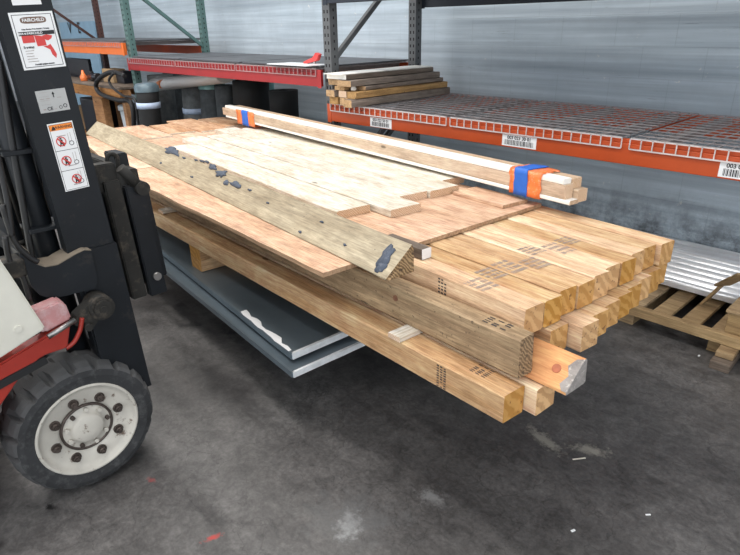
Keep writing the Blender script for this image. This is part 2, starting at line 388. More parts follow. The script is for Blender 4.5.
def section_mesh(sec, length, n=14, jit=.0012, seed=0, warp=0, end_jit=.0015):
    """sweep a cross-section (y,z points) from x=0 to x=-length; ends get material 1"""
    bm = bmesh.new(); rows = []
    for k in range(n+1):
        x = -length*k/n; row = []
        for j, (y, z) in enumerate(sec):
            q = noise.noise_vector(Vector((x*2.5+seed*7.1, j*3.3, seed)))
            ex = (random.random()-.5)*2*end_jit if k in (0, n) else 0
            row.append(bm.verts.new((x+ex, y+q.y*jit+warp*math.sin(math.pi*k/n), z+q.z*jit)))
        rows.append(row)
    m_ = len(sec)
    for k in range(n):
        for j in range(m_):
            bm.faces.new((rows[k][j], rows[k][(j+1) % m_], rows[k+1][(j+1) % m_], rows[k+1][j]))
    for row in (rows[0], rows[-1]):
        c = bm.verts.new(sum((v.co for v in row), Vector())/m_)
        for j in range(m_): bm.faces.new((row[j], row[(j+1) % m_], c)).material_index = 1
    return bm
def rect(w, h, c=.004):
    return [(c, 0), (w-c, 0), (w, c), (w, h-c), (w-c, h), (c, h), (0, h-c), (0, c)]
def member(name, a, b, w0, sec, mats, seed=0, jit=.0012, n=14, roll=0, rise=0, warp=0, end_jit=.0015):
    """a=(u,v) right end of the near bottom edge, b=(u,v) left end, on load plane w0; section extends to +v,+w"""
    A = LP(a[0], a[1], w0); B = LP(b[0], b[1], w0+rise)
    x = (A-B).normalized(); y = W.cross(x).normalized(); z = x.cross(y)
    if roll:
        q = Matrix.Rotation(roll, 3, x); y = q @ y; z = q @ z
    return link(name, section_mesh(sec, (A-B).length, n, jit, seed, warp, end_jit), mats, None, frame(x, y, z, A))
def stamp(parent, x0, w, y0, y1, z, face='top', rows=3, mat='ink', cols=9):
    """rows of small printed ticks on a timber; local coords of the timber"""
    bm = bmesh.new(); rnd = random.Random(x0*99+y0)
    for r_ in range(rows):
        for c in range(cols):
            xa = x0 - w*(r_+.15)/rows; xb = x0 - w*(r_+.75)/rows
            ya = y0+(y1-y0)*(c+.15)/cols; yb = y0+(y1-y0)*(c+.15+rnd.uniform(.25, .6))/cols
            if rnd.random() < .12: continue
            if face == 'top': box(bm, (xb, ya, z), (xa, yb, z+.0006))
            else: box(bm, (xb, z-.0006, ya), (xa, z, yb))
    return link('ink_stamp', bm, mat, parent)

def text(name, s, size, mw, mat, parent=None, bold=0, align='CENTER', extr=.0003):
    cu = bpy.data.curves.new(name, 'FONT'); cu.body = s; cu.size = size; cu.align_x = align; cu.align_y = 'CENTER'; cu.extrude = extr; cu.offset = bold
    o = bpy.data.objects.new('tmp', cu); COL.objects.link(o); bpy.context.view_layer.update()
    me = bpy.data.meshes.new_from_object(o); bpy.data.objects.remove(o); me.materials.clear(); me.materials.append(M[mat])
    ob = bpy.data.objects.new(name, me); COL.objects.link(ob)
    if parent: ob.parent = parent; ob.matrix_local = mw
    else: ob.matrix_world = mw
    return ob

# ------------------------------------------------------------------- shell
WY = 4.2
bm = bmesh.new(); box(bm, (-17, -5, -.1), (4, WY, 0)); struct(link('floor', bm, 'floor'))
bm = bmesh.new(); box(bm, (-17, WY, 0), (4, WY+.2, 5)); struct(link('wall_back', bm, 'wall'))
bm = bmesh.new(); box(bm, (-17.2, -5, 0), (-17, WY+.2, 5)); struct(link('wall_left', bm, 'ceil'))
bm = bmesh.new(); box(bm, (-17, -5, 5), (4, WY+.2, 5.1)); struct(link('ceiling', bm, 'ceil'))

# -------------------------------------------------------------- pallet rack
def upright(name, xr, y0, y1, mat, label, h=3.2, braces=(), hole_mat='hole'):
    """frame of two posts joined by diagonal braces"""
    t = empty(name, (xr, y0, 0), label, 'rack frame', 'upright frames of the pallet rack')
    for k, yy in enumerate((0, y1-y0)):
        bm = bmesh.new()
        # C-shaped post: front web and two side flanges
        fy = yy if k == 0 else yy
        box(bm, (0, fy, 0), (.078, fy+.006, h)); box(bm, (0, fy+.006, 0), (.006, fy+.07, h)); box(bm, (.072, fy+.006, 0), (.078, fy+.07, h))
        z = .05
        while z < min(h, 2.3):
            for hx in (.022, .056):
                for s_ in (0, 1):
                    zz = z+.0; box(bm, (hx-.006, fy-.0008, zz), (hx+.006, fy+.0005, zz+.022), 0, 1)
                    break
            box(bm, (.0775, fy+.03, z+.012), (.0790, fy+.04, z+.03), 0, 1)
            z += .0508
        link('post', bm, [mat, hole_mat], t)
        bm = bmesh.new(); box(bm, (-.02, fy-.02, 0), (.1, fy+.09, .006)); link('foot_plate', bm, mat, t)
    for (ya, za, yb, zb) in braces:
        bm = bmesh.new(); bar(bm, (.039, ya-y0, za), (.039, yb-y0, zb), .034, .034); link('diagonal_brace', bm, mat, t)
    return t
upright('rack_upright', -3.47, 2.9, 3.80, 'grey_steel', 'grey slotted rack frame standing where the red beam meets the orange beam', 3.2,
        [(2.97, .3, 3.8, 1.0), (2.97, 1.38, 3.8, 2.09), (3.8, 1.08, 2.97, .42)])
upright('rack_upright', -6.84, 2.9, 3.80, 'green', 'teal green slotted rack frame at the left end of the red beam', 3.2,
        [(3.80, 1.40, 2.97, 2.04)])
upright('rack_upright', -9.98, 2.9, 3.80, 'brown', 'dark brown rack frame behind the forklift mast, left of the light blue board', 3.2,
        [(3.8, 1.42, 2.97, 2.07)])
upright('rack_upright', -.06, 2.9, 3.80, 'grey_steel', 'grey rack frame at the far right end of the dark orange beam', 3.2, [(2.97, 1.3, 3.8, 2.0)])

def beam(x0, x1, y, z0, z1, mat, label, front=True, group='horizontal beams of the pallet rack', lip=True):
    bm = bmesh.new(); s = 1 if front else -1
    hh = z1-z0
    ya, yb = (y-.045, y) if front else (y+.07, y+.115)
    box(bm, (x0, ya, z0), (x1, yb, z1-.018), .003); box(bm, (x0, ya+(.0 if front else 0), z1-.018), (x1, yb-.018 if front else yb, z1), .002) if 0 else box(bm, (x0, (ya+.015) if front else ya, z1-.0185), (x1, yb, z1), .002)
    o = link('rack_beam', bm, mat); tag(o, label, 'rack beam', group)
    for xx in (x0, x1):
        sgn = 1 if xx == x0 else -1
        bm = bmesh.new(); box(bm, (xx-.03 if sgn == 1 else xx-.01, ya-.003, z0-.008), (xx+.01 if sgn == 1 else xx+.03, ya+.0, z1+.004)); c = link('end_connector', bm, mat, o)
    return o
BX0, BX1 = -3.392+.02, -.08
beam(BX0, BX1, 2.9, .952, 1.070, 'orange', 'dark orange front beam with barcode labels along the wire deck')
beam(BX0, BX1, 3.8, .952, 1.070, 'orange', 'dark orange rear beam under the wire deck against the wall', False)
RX0, RX1 = -6.76, -3.49
beam(RX0, RX1, 2.9, 1.185, 1.30, 'red', 'red front beam above the standing felt rolls')
beam(RX0, RX1, 3.8, 1.185, 1.30, 'orange', 'orange rear beam behind the red beam', False)
beam(-9.88, -6.86, 2.9, 1.335, 1.458, 'orange2', 'bright orange front beam at the left above the workbench')
beam(-9.88, -6.86, 3.8, 1.30, 1.395, 'orange', 'darker orange rear beam behind the bright orange beam', False)
beam(BX0, BX1, 3.8, 1.715, 1.83, 'navy', 'dark blue rear beam high on the wall over the wire deck', False)
beam(BX0, BX1, 2.9, 1.735, 1.85, 'navy', 'dark blue front beam at the top of the picture beside the grey rack frame')
bm = bmesh.new(); box(bm, (BX0, 2.9, 1.852), (BX1, 3.92, 1.872)); tag(link('shelf_board', bm, 'deckboard'), 'dark solid shelf panel lying on the high dark blue beams', 'shelf')

def wire_deck(x0, x1, ztop, mesh_mat, label, step=.0508, lipdrop=.045, y0=2.85, y1=3.87, group='wire decks on the rack'):
    t = empty('wire_deck', (x0, y0, ztop), label, 'wire deck', group)
    bm = bmesh.new(); n = int((x1-x0)/step); r_ = .0026; Ld = y1-y0
    for i in range(n+1):
        x = (x1-x0)*i/n
        bar(bm, (x, -.004, .003), (x, Ld, .003), .005)
    k = int(Ld/.085)
    for j in range(k+1):
        y = Ld*j/k; bar(bm, (0, y, .007), (x1-x0, y, .007), .0048)
    link('wire_mesh', bm, 'mesh_grey', t)
    bm = bmesh.new()
    for i in range(n+1):
        x = (x1-x0)*i/n; bar(bm, (x, -.004, .005), (x, -.004, -lipdrop), .005)
    bar(bm, (0, -.004, -lipdrop), (x1-x0, -.004, -lipdrop), .006)
    bar(bm, (0, -.004, 0.004), (x1-x0, -.004, .004), .005)
    link('front_lip', bm, mesh_mat, t)
    for i in range(3):
        x = (x1-x0)*(.12+.38*i); bm = bmesh.new(); box(bm, (x-.02, .03, -.035), (x+.02, Ld-.02, -.001), .002); link('support_channel', bm, 'channel', t)
    return t
ZD = 1.074
wire_deck(-3.36, -2.285, ZD, 'wire', 'zinc wire deck on the dark orange beam, carrying the old lumber stack')
wire_deck(-2.255, -1.205, ZD, 'wire', 'bare zinc wire deck in the middle of the dark orange beam')
wire_deck(-1.165, -.10, ZD, 'wire', 'bare zinc wire deck at the right end of the dark orange beam')
M['wire2'] = plain('red_grey_wire', (.42, .27, .27), .5, .3, var=.15, bmp=0)
for i, lb in enumerate(('left end of the red beam beside the green frame', 'middle of the red beam', 'right end of the red beam beside the grey frame')):
    xa = RX0+.02+i*1.085; wire_deck(xa, xa+1.06, 1.304, 'wire2', 'wire deck at the '+lb)
    bm = bmesh.new(); box(bm, (xa+.01, 2.90, 1.3165), (xa+1.05, 3.86, 1.326)); tag(link('shelf_board', bm, 'deckboard'), 'dark board on the '+lb, 'shelf board', 'dark boards on the red shelf')
for i, lb in enumerate(('nearest the brown frame', 'in the middle', 'beside the green frame')):
    xa = -9.86+i*1.0; wire_deck(xa, xa+.975, 1.462, 'wire2', 'wire deck on the bright orange beam '+lb, y1=3.87)
    bm = bmesh.new(); box(bm, (xa+.01, 2.90, 1.4745), (xa+.965, 3.86, 1.484)); tag(link('shelf_board', bm, 'deckboard'), 'dark grey board on the bright orange shelf '+lb, 'shelf board', 'dark boards on the orange shelf')

# labels on the orange beam
def barcode(x0, x1, z0, z1, y, lab, txt, label):
    bm = bmesh.new(); box(bm, (0, 0, 0), (x1-x0, .001, z1-z0)); o = link('barcode_label', bm, 'paper', None, T(x0, y-.001, z0))
    tag(o, label, 'label', 'barcode labels on the orange beam')
    bm = bmesh.new(); x = .018; rnd = random.Random(lab)
    while x < (x1-x0)-.02:
        w = rnd.choice((.0018, .0018, .0035, .005)); box(bm, (x, -.0006, .007), (x+w, 0, (z1-z0)*.56)); x += w+rnd.choice((.0022, .004))
    link('bars', bm, 'lab_black', o)
    text('number', txt, .026, Matrix(((1, 0, 0, (x1-x0)/2), (0, 0, -1, -.0008), (0, 1, 0, (z1-z0)*.76), (0, 0, 0, 1))), 'lab_black', o, .0006)
yb = 2.855
barcode(-2.955, -2.752, .957, 1.018, yb, 1, '003 023 50 01', 'white barcode label on the orange beam below the old lumber stack')
barcode(-1.885, -1.668, .960, 1.022, yb, 2, '003 023 30 01', 'white barcode label reading 003 023 30 01 on the orange beam')
barcode(-.765, -.560, .960, 1.028, yb, 3, '003 023 10 01', 'white barcode label starting 003 at the right edge of the picture')

# old lumber stack on the deck
def stackpiece(x, z, w, h, ya, yb_, mats, label, tilt=0, seed=0, name='lumber_piece', zr=0):
    A = Vector((x, ya, z)); B = Vector((x+tilt, yb_, z+zr))
    xx = (A-B).normalized(); yy = Vector((0, 0, 1)).cross(xx).normalized(); zz = xx.cross(yy)
    o = link(name, section_mesh(rect(w, h, .003), (A-B).length, 8, .002, seed), mats, None, frame(xx, yy, zz, A))
    return tag(o, label, 'lumber', 'old lumber stacked on the wire deck')
zt = ZD+.011
G = ['grey_wood', 'stained']
# x is the far-x (right) side of each piece when looking along +y: section runs toward +x
stackpiece(-3.085, zt, .078, .050, 2.73, 3.80, G, 'dark grey board at the bottom right of the old lumber stack', -.02, 1)
stackpiece(-3.20, zt, .085, .050, 2.80, 3.78, G, 'grey board at the bottom of the old lumber stack, second from the right', 0, 2)
stackpiece(-3.31, zt, .085, .050, 2.80, 3.78, ['stained', 'stained'], 'board at the bottom left of the old lumber stack beside the grey frame', 0, 3)
z1 = zt+.053
stackpiece(-3.10, z1, .085, .042, 2.78, 3.78, ['stained', 'stained'], 'yellow brown stained board in the second layer, right side of the old stack', -.02, 4)
stackpiece(-3.21, z1, .080, .042, 2.80, 3.76, ['stained', 'white_end'], 'short brown board in the second layer in the middle of the old stack', 0, 5)
stackpiece(-3.32, z1, .085, .042, 2.78, 3.76, G, 'board in the second layer at the left of the old stack', 0, 6)
z2 = z1+.045
stackpiece(-3.13, z2, .085, .026, 2.90, 3.76, G, 'thin grey board behind the white knob on the right of the old stack', -.02, 7)
stackpiece(-3.25, z2, .10, .026, 2.80, 3.76, ['stained', 'stained'], 'thin brown board in the third layer at the left of the old stack', 0, 8)
z3 = z2+.029
stackpiece(-3.20, z3, .135, .040, 2.78, 3.74, ['grey_wood', 'stained'], 'wide weathered grey brown board near the top right of the old stack', -.02, 9)
stackpiece(-3.34, z3, .12, .040, 2.82, 3.74, ['stained', 'stained'], 'light brown board near the top left of the old stack', 0, 10)
z4 = z3+.043
stackpiece(-3.33, z4, .20, .030, 2.80, 3.72, ['grey_wood', 'trim_white'], 'dark board under the white strip on top of the old stack', 0, 11)
stackpiece(-3.33, z4+.031, .19, .007, 2.77, 3.72, ['trim_white', 'trim_white'], 'thin white strip lying on top of the old stack', 0, 12, 'white_strip')
bm = bmesh.new(); lathe(bm, [(.001, -.024), (.018, -.022), (.021, -.01), (.012, 0), (.017, .012), (.015, .022), (.001, .025)], (0, 0, 0), 16, 'z')
kp = Vector((-3.105, 2.845, z2+.001)); o = link('white_knob', bm, 'trim_white', None, T(kp.x, kp.y, z2+.024)); tag(o, 'small white knob sitting on the old lumber stack at its left end', 'knob')  # small white knob set on the old boards
# red clamp & pale sheet on the red shelf
t = empty('hand_clamp', (-3.78, 2.95, 1.328), 'small red clamp lying on the red shelf beside the grey rack frame', 'clamp')
bm = bmesh.new(); slab(bm, [(0, 0, 0), (.16, 0, .03), (.19, 0, .075), (.15, 0, .085), (.11, 0, .05), (0, 0, .018)], (0, .03, 0)); link('jaw', bm, 'lab_red', t)
bm = bmesh.new(); cyl(bm, (.12, .015, .03), (.12, .015, .0), .012); link('screw', bm, 'steel', t)
bm = bmesh.new(); slab(bm, [(-4.05, 2.80, 1.3275), (-3.55, 2.80, 1.3275), (-3.52, 3.0, 1.3275), (-4.0, 3.0, 1.3275)], (0, 0, .006)); tag(link('metal_sheet', bm, 'galv_edge'), 'thin pale metal strip on the front of the red shelf under the clamp', 'sheet')
# chalk marks on red beam
# ------------------------------------------------- rolls under the red shelf
def roll(px, w, ztop, mat, label, lean=.0, bandz=None, y=3.4, top=None, r=None, name='felt_roll'):
    x = ony(px, 100, y).x; r = r or w/2
    t = empty(name, (x, y, 0), label, 'roll', 'rolls of material standing under the red shelf')
    bm = bmesh.new(); n = 28; rows = []; seed = px
    for k in range(9):
        z = ztop*k/8; row = []
        for i in range(n):
            a = 2*math.pi*i/n; rr_ = r*(1+.05*noise.noise(Vector((math.cos(a)*1.5, math.sin(a)*1.5, z*2+seed))))
            row.append(bm.verts.new((rr_*math.cos(a)+lean*z, rr_*math.sin(a)+.05*z, z)))
        rows.append(row)
    for k in range(8):
        for i in range(n): bm.faces.new((rows[k][i], rows[k][(i+1) % n], rows[k+1][(i+1) % n], rows[k+1][i])).smooth = True
    bm.faces.new(rows[0][::-1])
    # spiral top: ring and recessed core
    inner = [bm.verts.new((v.co.x*.35+.65*lean*ztop, v.co.y*.35+.65*.05*ztop, ztop)) for v in rows[-1]]
    deep = [bm.verts.new(v.co-Vector((0, 0, .12))) for v in inner]
    for i in range(n):
        j = (i+1) % n; bm.faces.new((rows[-1][i], rows[-1][j], inner[j], inner[i])); bm.faces.new((inner[i], inner[j], deep[j], deep[i]))
    bm.faces.new(deep)
    link('rolled_sheet', bm, mat, t)
    if bandz:
        bm = bmesh.new(); lathe(bm, [(r*1.06, -.03), (r*1.06, .03), (r*1.0, .03), (r*1.0, -.03)], (lean*bandz, .05*bandz, bandz), 28, closed=True); link('tape_band', bm, 'band', t)
    if top:
        bm = bmesh.new(); lathe(bm, [(r*1.08, -.05), (r*1.1, .0), (r*.9, .03), (r*.35, .04), (.002, .035)], (lean*ztop, .05*ztop, ztop), 20); link('plastic_cover', bm, top, t)
    return t
roll(144.5, .23, 1.045, 'rubber', 'black roll with a blue cap and pale band beside the green frame', -.02, .86, top='grey_film', y=2.72)
roll(161, .31, 1.07, 'felt2', 'wide grey felt roll under the left end of the lying pale tube', -.04)
roll(177, .34, 1.06, 'felt', 'dark felt roll between the wide grey roll and the banded grey roll', -.03, y=3.93)
roll(193, .31, 1.02, 'felt2', 'grey felt roll with a pale blue band under the right end of the pale tube', 0, .72)
roll(209, .27, 1.03, 'felt', 'dark grey felt roll just right of the banded grey roll', 0, top='teal')
roll(224, .21, 1.03, 'felt', 'slim dark felt roll left of the big black roll', -.05)
roll(248, .56, 1.09, 'rubber', 'big black rubber roll behind the left end of the trim bundle', 0, y=3.5, r=.19, name='rubber_roll')
roll(267, .12, 1.12, 'teal', 'slim roll wrapped in teal plastic film between the two black rolls', -.02, name='wrapped_roll', y=3.80)
roll(281, .27, 1.04, 'rubber', 'black rubber roll at the right end of the standing rolls', -.02, name='rubber_roll')
mt0 = ony(157, 84.5, 3.12); mt1 = ony(203, 79, 3.12)
t = empty('membrane_tube', mt0, 'pale grey rolled membrane lying across the tops of the felt rolls', 'roll')
bm = bmesh.new()
prof = [(-.62 if 0 else 0, 0)]
rowsA = []
for k, x in enumerate((0, .35, .75, 1.2)):
    row = []
    for i in range(24):
        a = 2*math.pi*i/24; row.append(bm.verts.new((x+(.03*math.sin(a) if k == 0 else 0), (.13-.01*k)*math.cos(a)+.06*k, (.074-.005*k)*math.sin(a)+.004*k)))
    rowsA.append(row)
for k in range(3):
    for i in range(24): bm.faces.new((rowsA[k][i], rowsA[k][(i+1) % 24], rowsA[k+1][(i+1) % 24], rowsA[k+1][i])).smooth = True
bm.faces.new(rowsA[-1])
inn = [bm.verts.new(v.co*1.0+Vector((0, -v.co.y*.25, -v.co.z*.25))) for v in rowsA[0]]; dp = [bm.verts.new(v.co+Vector((.25, 0, 0))) for v in inn]
for i in range(24):
    j = (i+1) % 24; bm.faces.new((rowsA[0][i], rowsA[0][j], inn[j], inn[i])).material_index = 1; bm.faces.new((inn[i], inn[j], dp[j], dp[i])).material_index = 1
bm.faces.new(dp).material_index = 1
link('outer_sheet', bm, ['pale_roll', 'peach'], t)
t.rotation_euler = (0, -math.asin((mt1.z-mt0.z)/1.2), 0)
bm = bmesh.new()
pr = []
for i in range(13):
    row = []
    for j in range(7):
        x = -5.9+.09*i; y = 3.22+.05*j
        row.append(bm.verts.new((x, y, 1.145+.03*noise.noise(Vector((x*6, y*9, 2)))-.012*abs(j-3))))
    pr.append(row)
for i in range(12):
    for j in range(6): bm.faces.new((pr[i][j], pr[i+1][j], pr[i+1][j+1], pr[i][j+1]))
o = link('plastic_film', bm, 'teal')
o.location.z = .05; tag(o, 'crumpled teal plastic film spread over the felt roll tops under the red beam', 'plastic film')
sm = o.modifiers.new('t', 'SOLIDIFY'); sm.thickness = .012

# ---------------------------------------------------------- back left corner
t = empty('workbench', (-9.78, 2.75, 0), 'brown timber workbench below the bright orange beam at the left', 'workbench')
bm = bmesh.new(); box(bm, (-.1, 0, .97), (2.88, .45, 1.0), .004); link('bench_top', bm, 'grey_wood', t)
for n_, a, b in (('front_rail', (-.1, -.0, .85), (2.88, .04, .968)), ('rear_rail', (-.1, .41, .85), (2.88, .45, .968))):
    bm = bmesh.new(); box(bm, a, b, .003); link(n_, bm, 'bench', t)
pa = ony(93, 100, 2.8).x+9.78; pb = ony(102, 100, 2.8).x+9.78
for (x0, x1) in ((pa, pb), (-.05, .12), (2.79, 2.87)):
    for yy in (.045, .31):
        bm = bmesh.new(); box(bm, (x0, yy, 0), (x1, yy+.09, .968), .003); link('leg', bm, 'bench', t)
bm = bmesh.new(); box(bm, (0, .1, .25), (1.9, .42, .28)); link('lower_shelf', bm, 'bench', t)
q = ony(103, 77, 2.95); q2 = ony(113, 77, 2.95)
bm = bmesh.new(); box(bm, (0, 0, 0), (q2.x-q.x, .16, .155), .003); tag(link('wooden_block', bm, 'card', None, T(q.x, 2.95, 1.002)), 'light brown box on the workbench near the green frame', 'box')
bm = bmesh.new(); box(bm, (0, 0, 0), (.22, .12, .14), .003); tag(link('dark_case', bm, 'screen', None, T(q2.x+.02, 2.98, 1.002)), 'small dark case right of the brown box on the workbench', 'case')
a = ony(64, 57, 3.07); b = ony(87, 60, 3.07)
bm = bmesh.new(); box(bm, (0, 0, 0), (b.x-a.x, .05, a.z-1.01), .01); t = empty('monitor', (a.x, 3.07, 1.002), 'black screen standing on the workbench in front of the light blue board', 'screen'); link('housing', bm, 'screen', t)
bm = bmesh.new(); box(bm, (.2, -.05, 0), (b.x-a.x-.2, .12, .012)); link('foot', bm, 'screen', t)
q = ony(84, 79, 2.85)
bm = bmesh.new(); lathe(bm, [(.001, 0), (.045, 0), (.045, .05), (.02, .09), (.012, .13), (.001, .13)], (0, 0, 0), 16); tag(link('orange_bottle', bm, 'wrap', None, T(q.x, 2.85, 1.001)), 'small orange bottle on the workbench', 'bottle')
q = ony(94, 78, 2.9)
t = empty('power_drill', (q.x, 2.9, 1.001), 'black hand tool lying on the workbench between the orange bottle and the brown box', 'tool')
bm = bmesh.new(); cyl(bm, (-.1, 0, .05), (.16, 0, .06), .045); link('body', bm, 'screen', t)
bm = bmesh.new(); box(bm, (-.08, -.02, .0), (-.02, .02, .12), .01, 0); link('handle', bm, 'hose', t)
a = ony(62, 22, 4.0); b = ony(85, 24, 4.0); c = ony(91, 74, 4.0)
bm = bmesh.new(); slab(bm, [(a.x-.6, 4.08, .0), (b.x, 4.08, .0), (b.x, 4.14, a.z), (a.x-.6, 4.14, a.z)], (0, .03, 0))
o = link('sign_board', bm, 'blue_panel'); tag(o, 'light blue board with dark letters V E leaning on the wall behind the orange shelf', 'sign board')
tl = ony(74, 26, 4.1)
text('lettering', 'V', .25, Matrix(((1, 0, 0, ony(68, 27, 4.1).x), (0, 0, -1, 4.125), (0, 1, 0, a.z-.11), (0, 0, 0, 1))), 'lab_black', o, .004)
text('lettering', 'E', .25, Matrix(((1, 0, 0, ony(77, 27, 4.1).x), (0, 0, -1, 4.125), (0, 1, 0, a.z-.11), (0, 0, 0, 1))), 'lab_black', o, .004)
q = ony(130, 110, 3.0)
t = empty('plastic_bin', (q.x, 3.05, 0), 'pale grey plastic bin standing left of the green rack frame', 'bin')
bm = bmesh.new(); lathe(bm, [(.001, 0), (.12, 0), (.165, .72), (.155, .72), (.11, .02), (.001, .02)], (0, 0, 0), 24); link('bucket', bm, 'bin', t)
bm = bmesh.new(); lathe(bm, [(.001, .765), (.17, .755), (.18, .745), (.18, .70), (.168, .70), (.168, .722), (.001, .722)], (0, 0, 0), 24); link('lid', bm, 'bin', t)
hp = [ony(*p, 2.70) for p in ((125, 76), (112, 72), (100, 78), (96, 86), (101, 94), (118, 100), (129, 101), (133, 110), (134, 130), (134, 165))]
hp.append(Vector((hp[-1].x, hp[-1].y, .02)))
bm = bmesh.new(); tube(bm, hp, .026, 10); tag(link('vacuum_hose', bm, 'hose'), 'black ribbed hose looping off the front of the workbench', 'hose')
hp = [ony(*p, 2.66) for p in ((114, 73), (109, 80), (113, 88), (124, 96), (130, 97), (136, 102), (138.5, 125))]
hp.append(Vector((hp[-1].x, hp[-1].y, .012)))
bm = bmesh.new(); tube(bm, hp, .014, 8); tag(link('air_hose', bm, 'hose'), 'thinner black hose beside the ribbed hose at the workbench', 'hose')
bm = bmesh.new(); box(bm, (-8.5, 2.84, .29), (-8.0, 3.14, .78), .02); tag(link('storage_crate', bm, 'screen'), 'dark plastic crate on the lower shelf of the workbench', 'crate')
# things under the bench
bm = bmesh.new(); box(bm, (-9.3, 2.84, .29), (-9.0, 3.14, .60), .01); tag(link('cardboard_box', bm, 'card'), 'brown cardboard box on the lower shelf of the workbench', 'box')

# ------------------------------------------------------------ lumber load
PE = ['pine', 'pine_end']
ords = ['nearest', 'second', 'third', 'fourth', 'fifth', 'sixth', 'seventh', 'eighth', 'ninth', 'farthest']
pitch = .0926; S = .0905
vb0 = 1.320
endu = [-.905, -.900, -.912, -.903, -.905, -.918, -.910, -.925, -.930, -.905]
top = []
for i in range(10):
    v = vb0+pitch*i
    lf = -5.95+random.uniform(-.06, .06)
    sk = .24+.025*i
    o = member('square_timber', (endu[i], v), (lf, v+sk), -.018-S-.0005, rect(.0866-(.0, .003, .001, .002)[i % 4], S-(0, .002, 0, .003, .001)[i % 5], .0045), PE, i+1, .0008)
    tag(o, ('%s timber from the camera in the top row of new square pine timbers' % ords[i]).replace('nearest timber from the camera', 'nearest timber').replace('farthest timber from the camera', 'farthest timber'), 'timber', 'new square timbers in the top row')
    top.append(o)
def st(o, px, py, w, rows=4, h=S):
    u, v = L(px, py, -.018); A = o.matrix_world.inverted() @ LP(u, v, -.018)
    stamp(o, A.x+w/2, w, .006, S-.006, h+.0003, 'top', rows, 'ink2', 14)
st(top[0], 478, 285, .10); st(top[1], 497, 271, .10); st(top[2], 514, 264.5, .12); st(top[3], 545, 259, .10); st(top[4], 525, 252, .09); st(top[5], 573, 243, .12); st(top[6], 590, 233, .08)
A = top[0].matrix_world.inverted() @ LP(*L(470, 290, -.05), -.05)
stamp(top[0], -.33, .045, .01, S-.008, -.0006, 'side', 3, 'ink', 6)
# second row
e2 = [-.93, -.875, -.825, -.845, -.858, -.865, -.88, -.89, -.90, -.92]
for i in range(1, 10):
    v = vb0+.006+pitch*i
    o = member('square_timber', (e2[i], v), (-5.9+random.uniform(-.05, .05), v+.22+.02*i), -.111-S-.001, rect(.0875, S-.001, .003), PE, 20+i, .0008)
    tag(o, '%s of the new square pine timbers in the lower row' % ['', 'nearest', 'second', 'third', 'fourth', 'fifth', 'sixth', 'seventh', 'eighth', 'farthest'][i], 'timber', 'new square timbers in the second row')
# old dark timber along the near edge
o = member('weathered_timber', (-.862, 1.246), (-5.6, 1.262), -.205, rect(.068, .131, .006), ['old', 'old_end'], 41, .003, 30)
tag(o, 'old dirty timber on edge along the near side of the load, under the plywood', 'timber')
bm = bmesh.new(); q = o.matrix_world.inverted() @ LP(*L(409, 293, -.12), -.12)
cyl(bm, (q.x, .004, q.z), (q.x, -.0045, q.z), .011, 20); link('knot', bm, 'knot', o)
stamp(o, -.06, .10, .01, .058, .1325, 'top', 3, 'ink', 4)
# bottom layer
ba = member('square_timber', (-.850, 1.172), (-5.8, 1.172), -.320, rect(.094, .094, .004), PE, 51, .0015)
tag(ba, 'lowest timber on the near side of the load with black stamps, over the steel panels', 'timber', 'bottom row timbers')
stamp(ba, -.225, .045, .006, .088, -.0012, 'side', 3, 'ink', 9)
stamp(ba, -.10, .07, .035, .088, .0945, 'top', 3, 'ink', 6)
bb = member('square_timber', (-.81, 1.272), (-5.8, 1.272), -.3195, rect(.092, .092, .004), PE, 52, .001)
tag(bb, 'second timber of the bottom row, its cut end beside the lowest stamped timber', 'timber', 'bottom row timbers')
for i, (v, lb) in enumerate(((1.80, 'shadowed timber under the middle of the load'), (2.15, 'shadowed timber under the far side of the load'))):
    o = member('square_timber', (-1.6, v), (-5.7, v+.1), -.318, rect(.092, .092, .004), PE, 54+i); tag(o, lb, 'timber', 'bottom row timbers')
# twisted resinous timber
tsec = [(0, 0), (.004, -.0), (.092, 0), (.098, .006), (.096, .078), (.090, .084), (.082, .084), (.0, .008)]
rt = member('twisted_timber', (-.735, 1.302), (-2.2, 1.302), -.2225, tsec, ['red_wood', 'bark'], 60, .0015, 10)
bm = bmesh.new(); n0 = Vector((0, -.076, .082)).normalized()
pp = [Vector((.001, .0, .008)), Vector((.001, .082, .084)), Vector((-.020, .076, .078)), Vector((-.034, .055, .059)), Vector((-.018, .035, .040)), Vector((-.030, .012, .019)), Vector((-.016, 0, .008))]
slab(bm, [p-n0*.003 for p in pp], n0*.006); link('bark_edge', bm, 'bark', rt)
kn = Vector((-.062, .040, .045)); bm = bmesh.new(); cyl(bm, kn-n0*.004, kn+n0*.0022, .014, 20); link('knot', bm, 'knot_red', rt)
o = rt.matrix_world.inverted() @ LP(*L(549, 356, -.19), -.19)
tag(rt, 'reddish orange twisted timber with a bark edge poking out at the near corner', 'timber')
# stickers between layers
def stick(px, py, w0, label, th=.0195, ln=.22, wd=.04, ang=0):
    u, v = L(px, py, w0)
    A = LP(u, v, w0-th+.0); x = -V; y = U; z = W
    q = Matrix.Rotation(ang, 3, W); x = q @ x; y = q @ y
    o = link('spacer_stick', section_mesh(rect(wd, th, .002), ln, 4, .0005, px), ['white', 'white_end'], None, frame(x, y, z, A))
    return tag(o, label, 'spacer', 'spacer sticks between the timber layers')
stick(388, 332, -.206, 'short pale spacer stick over the lowest timber near the right end', ln=1.2, wd=.060)
stick(158, 209, -.2065, 'pale spacer stick poking out between the timbers beside the forklift carriage', th=.017, ln=1.2, wd=.08)

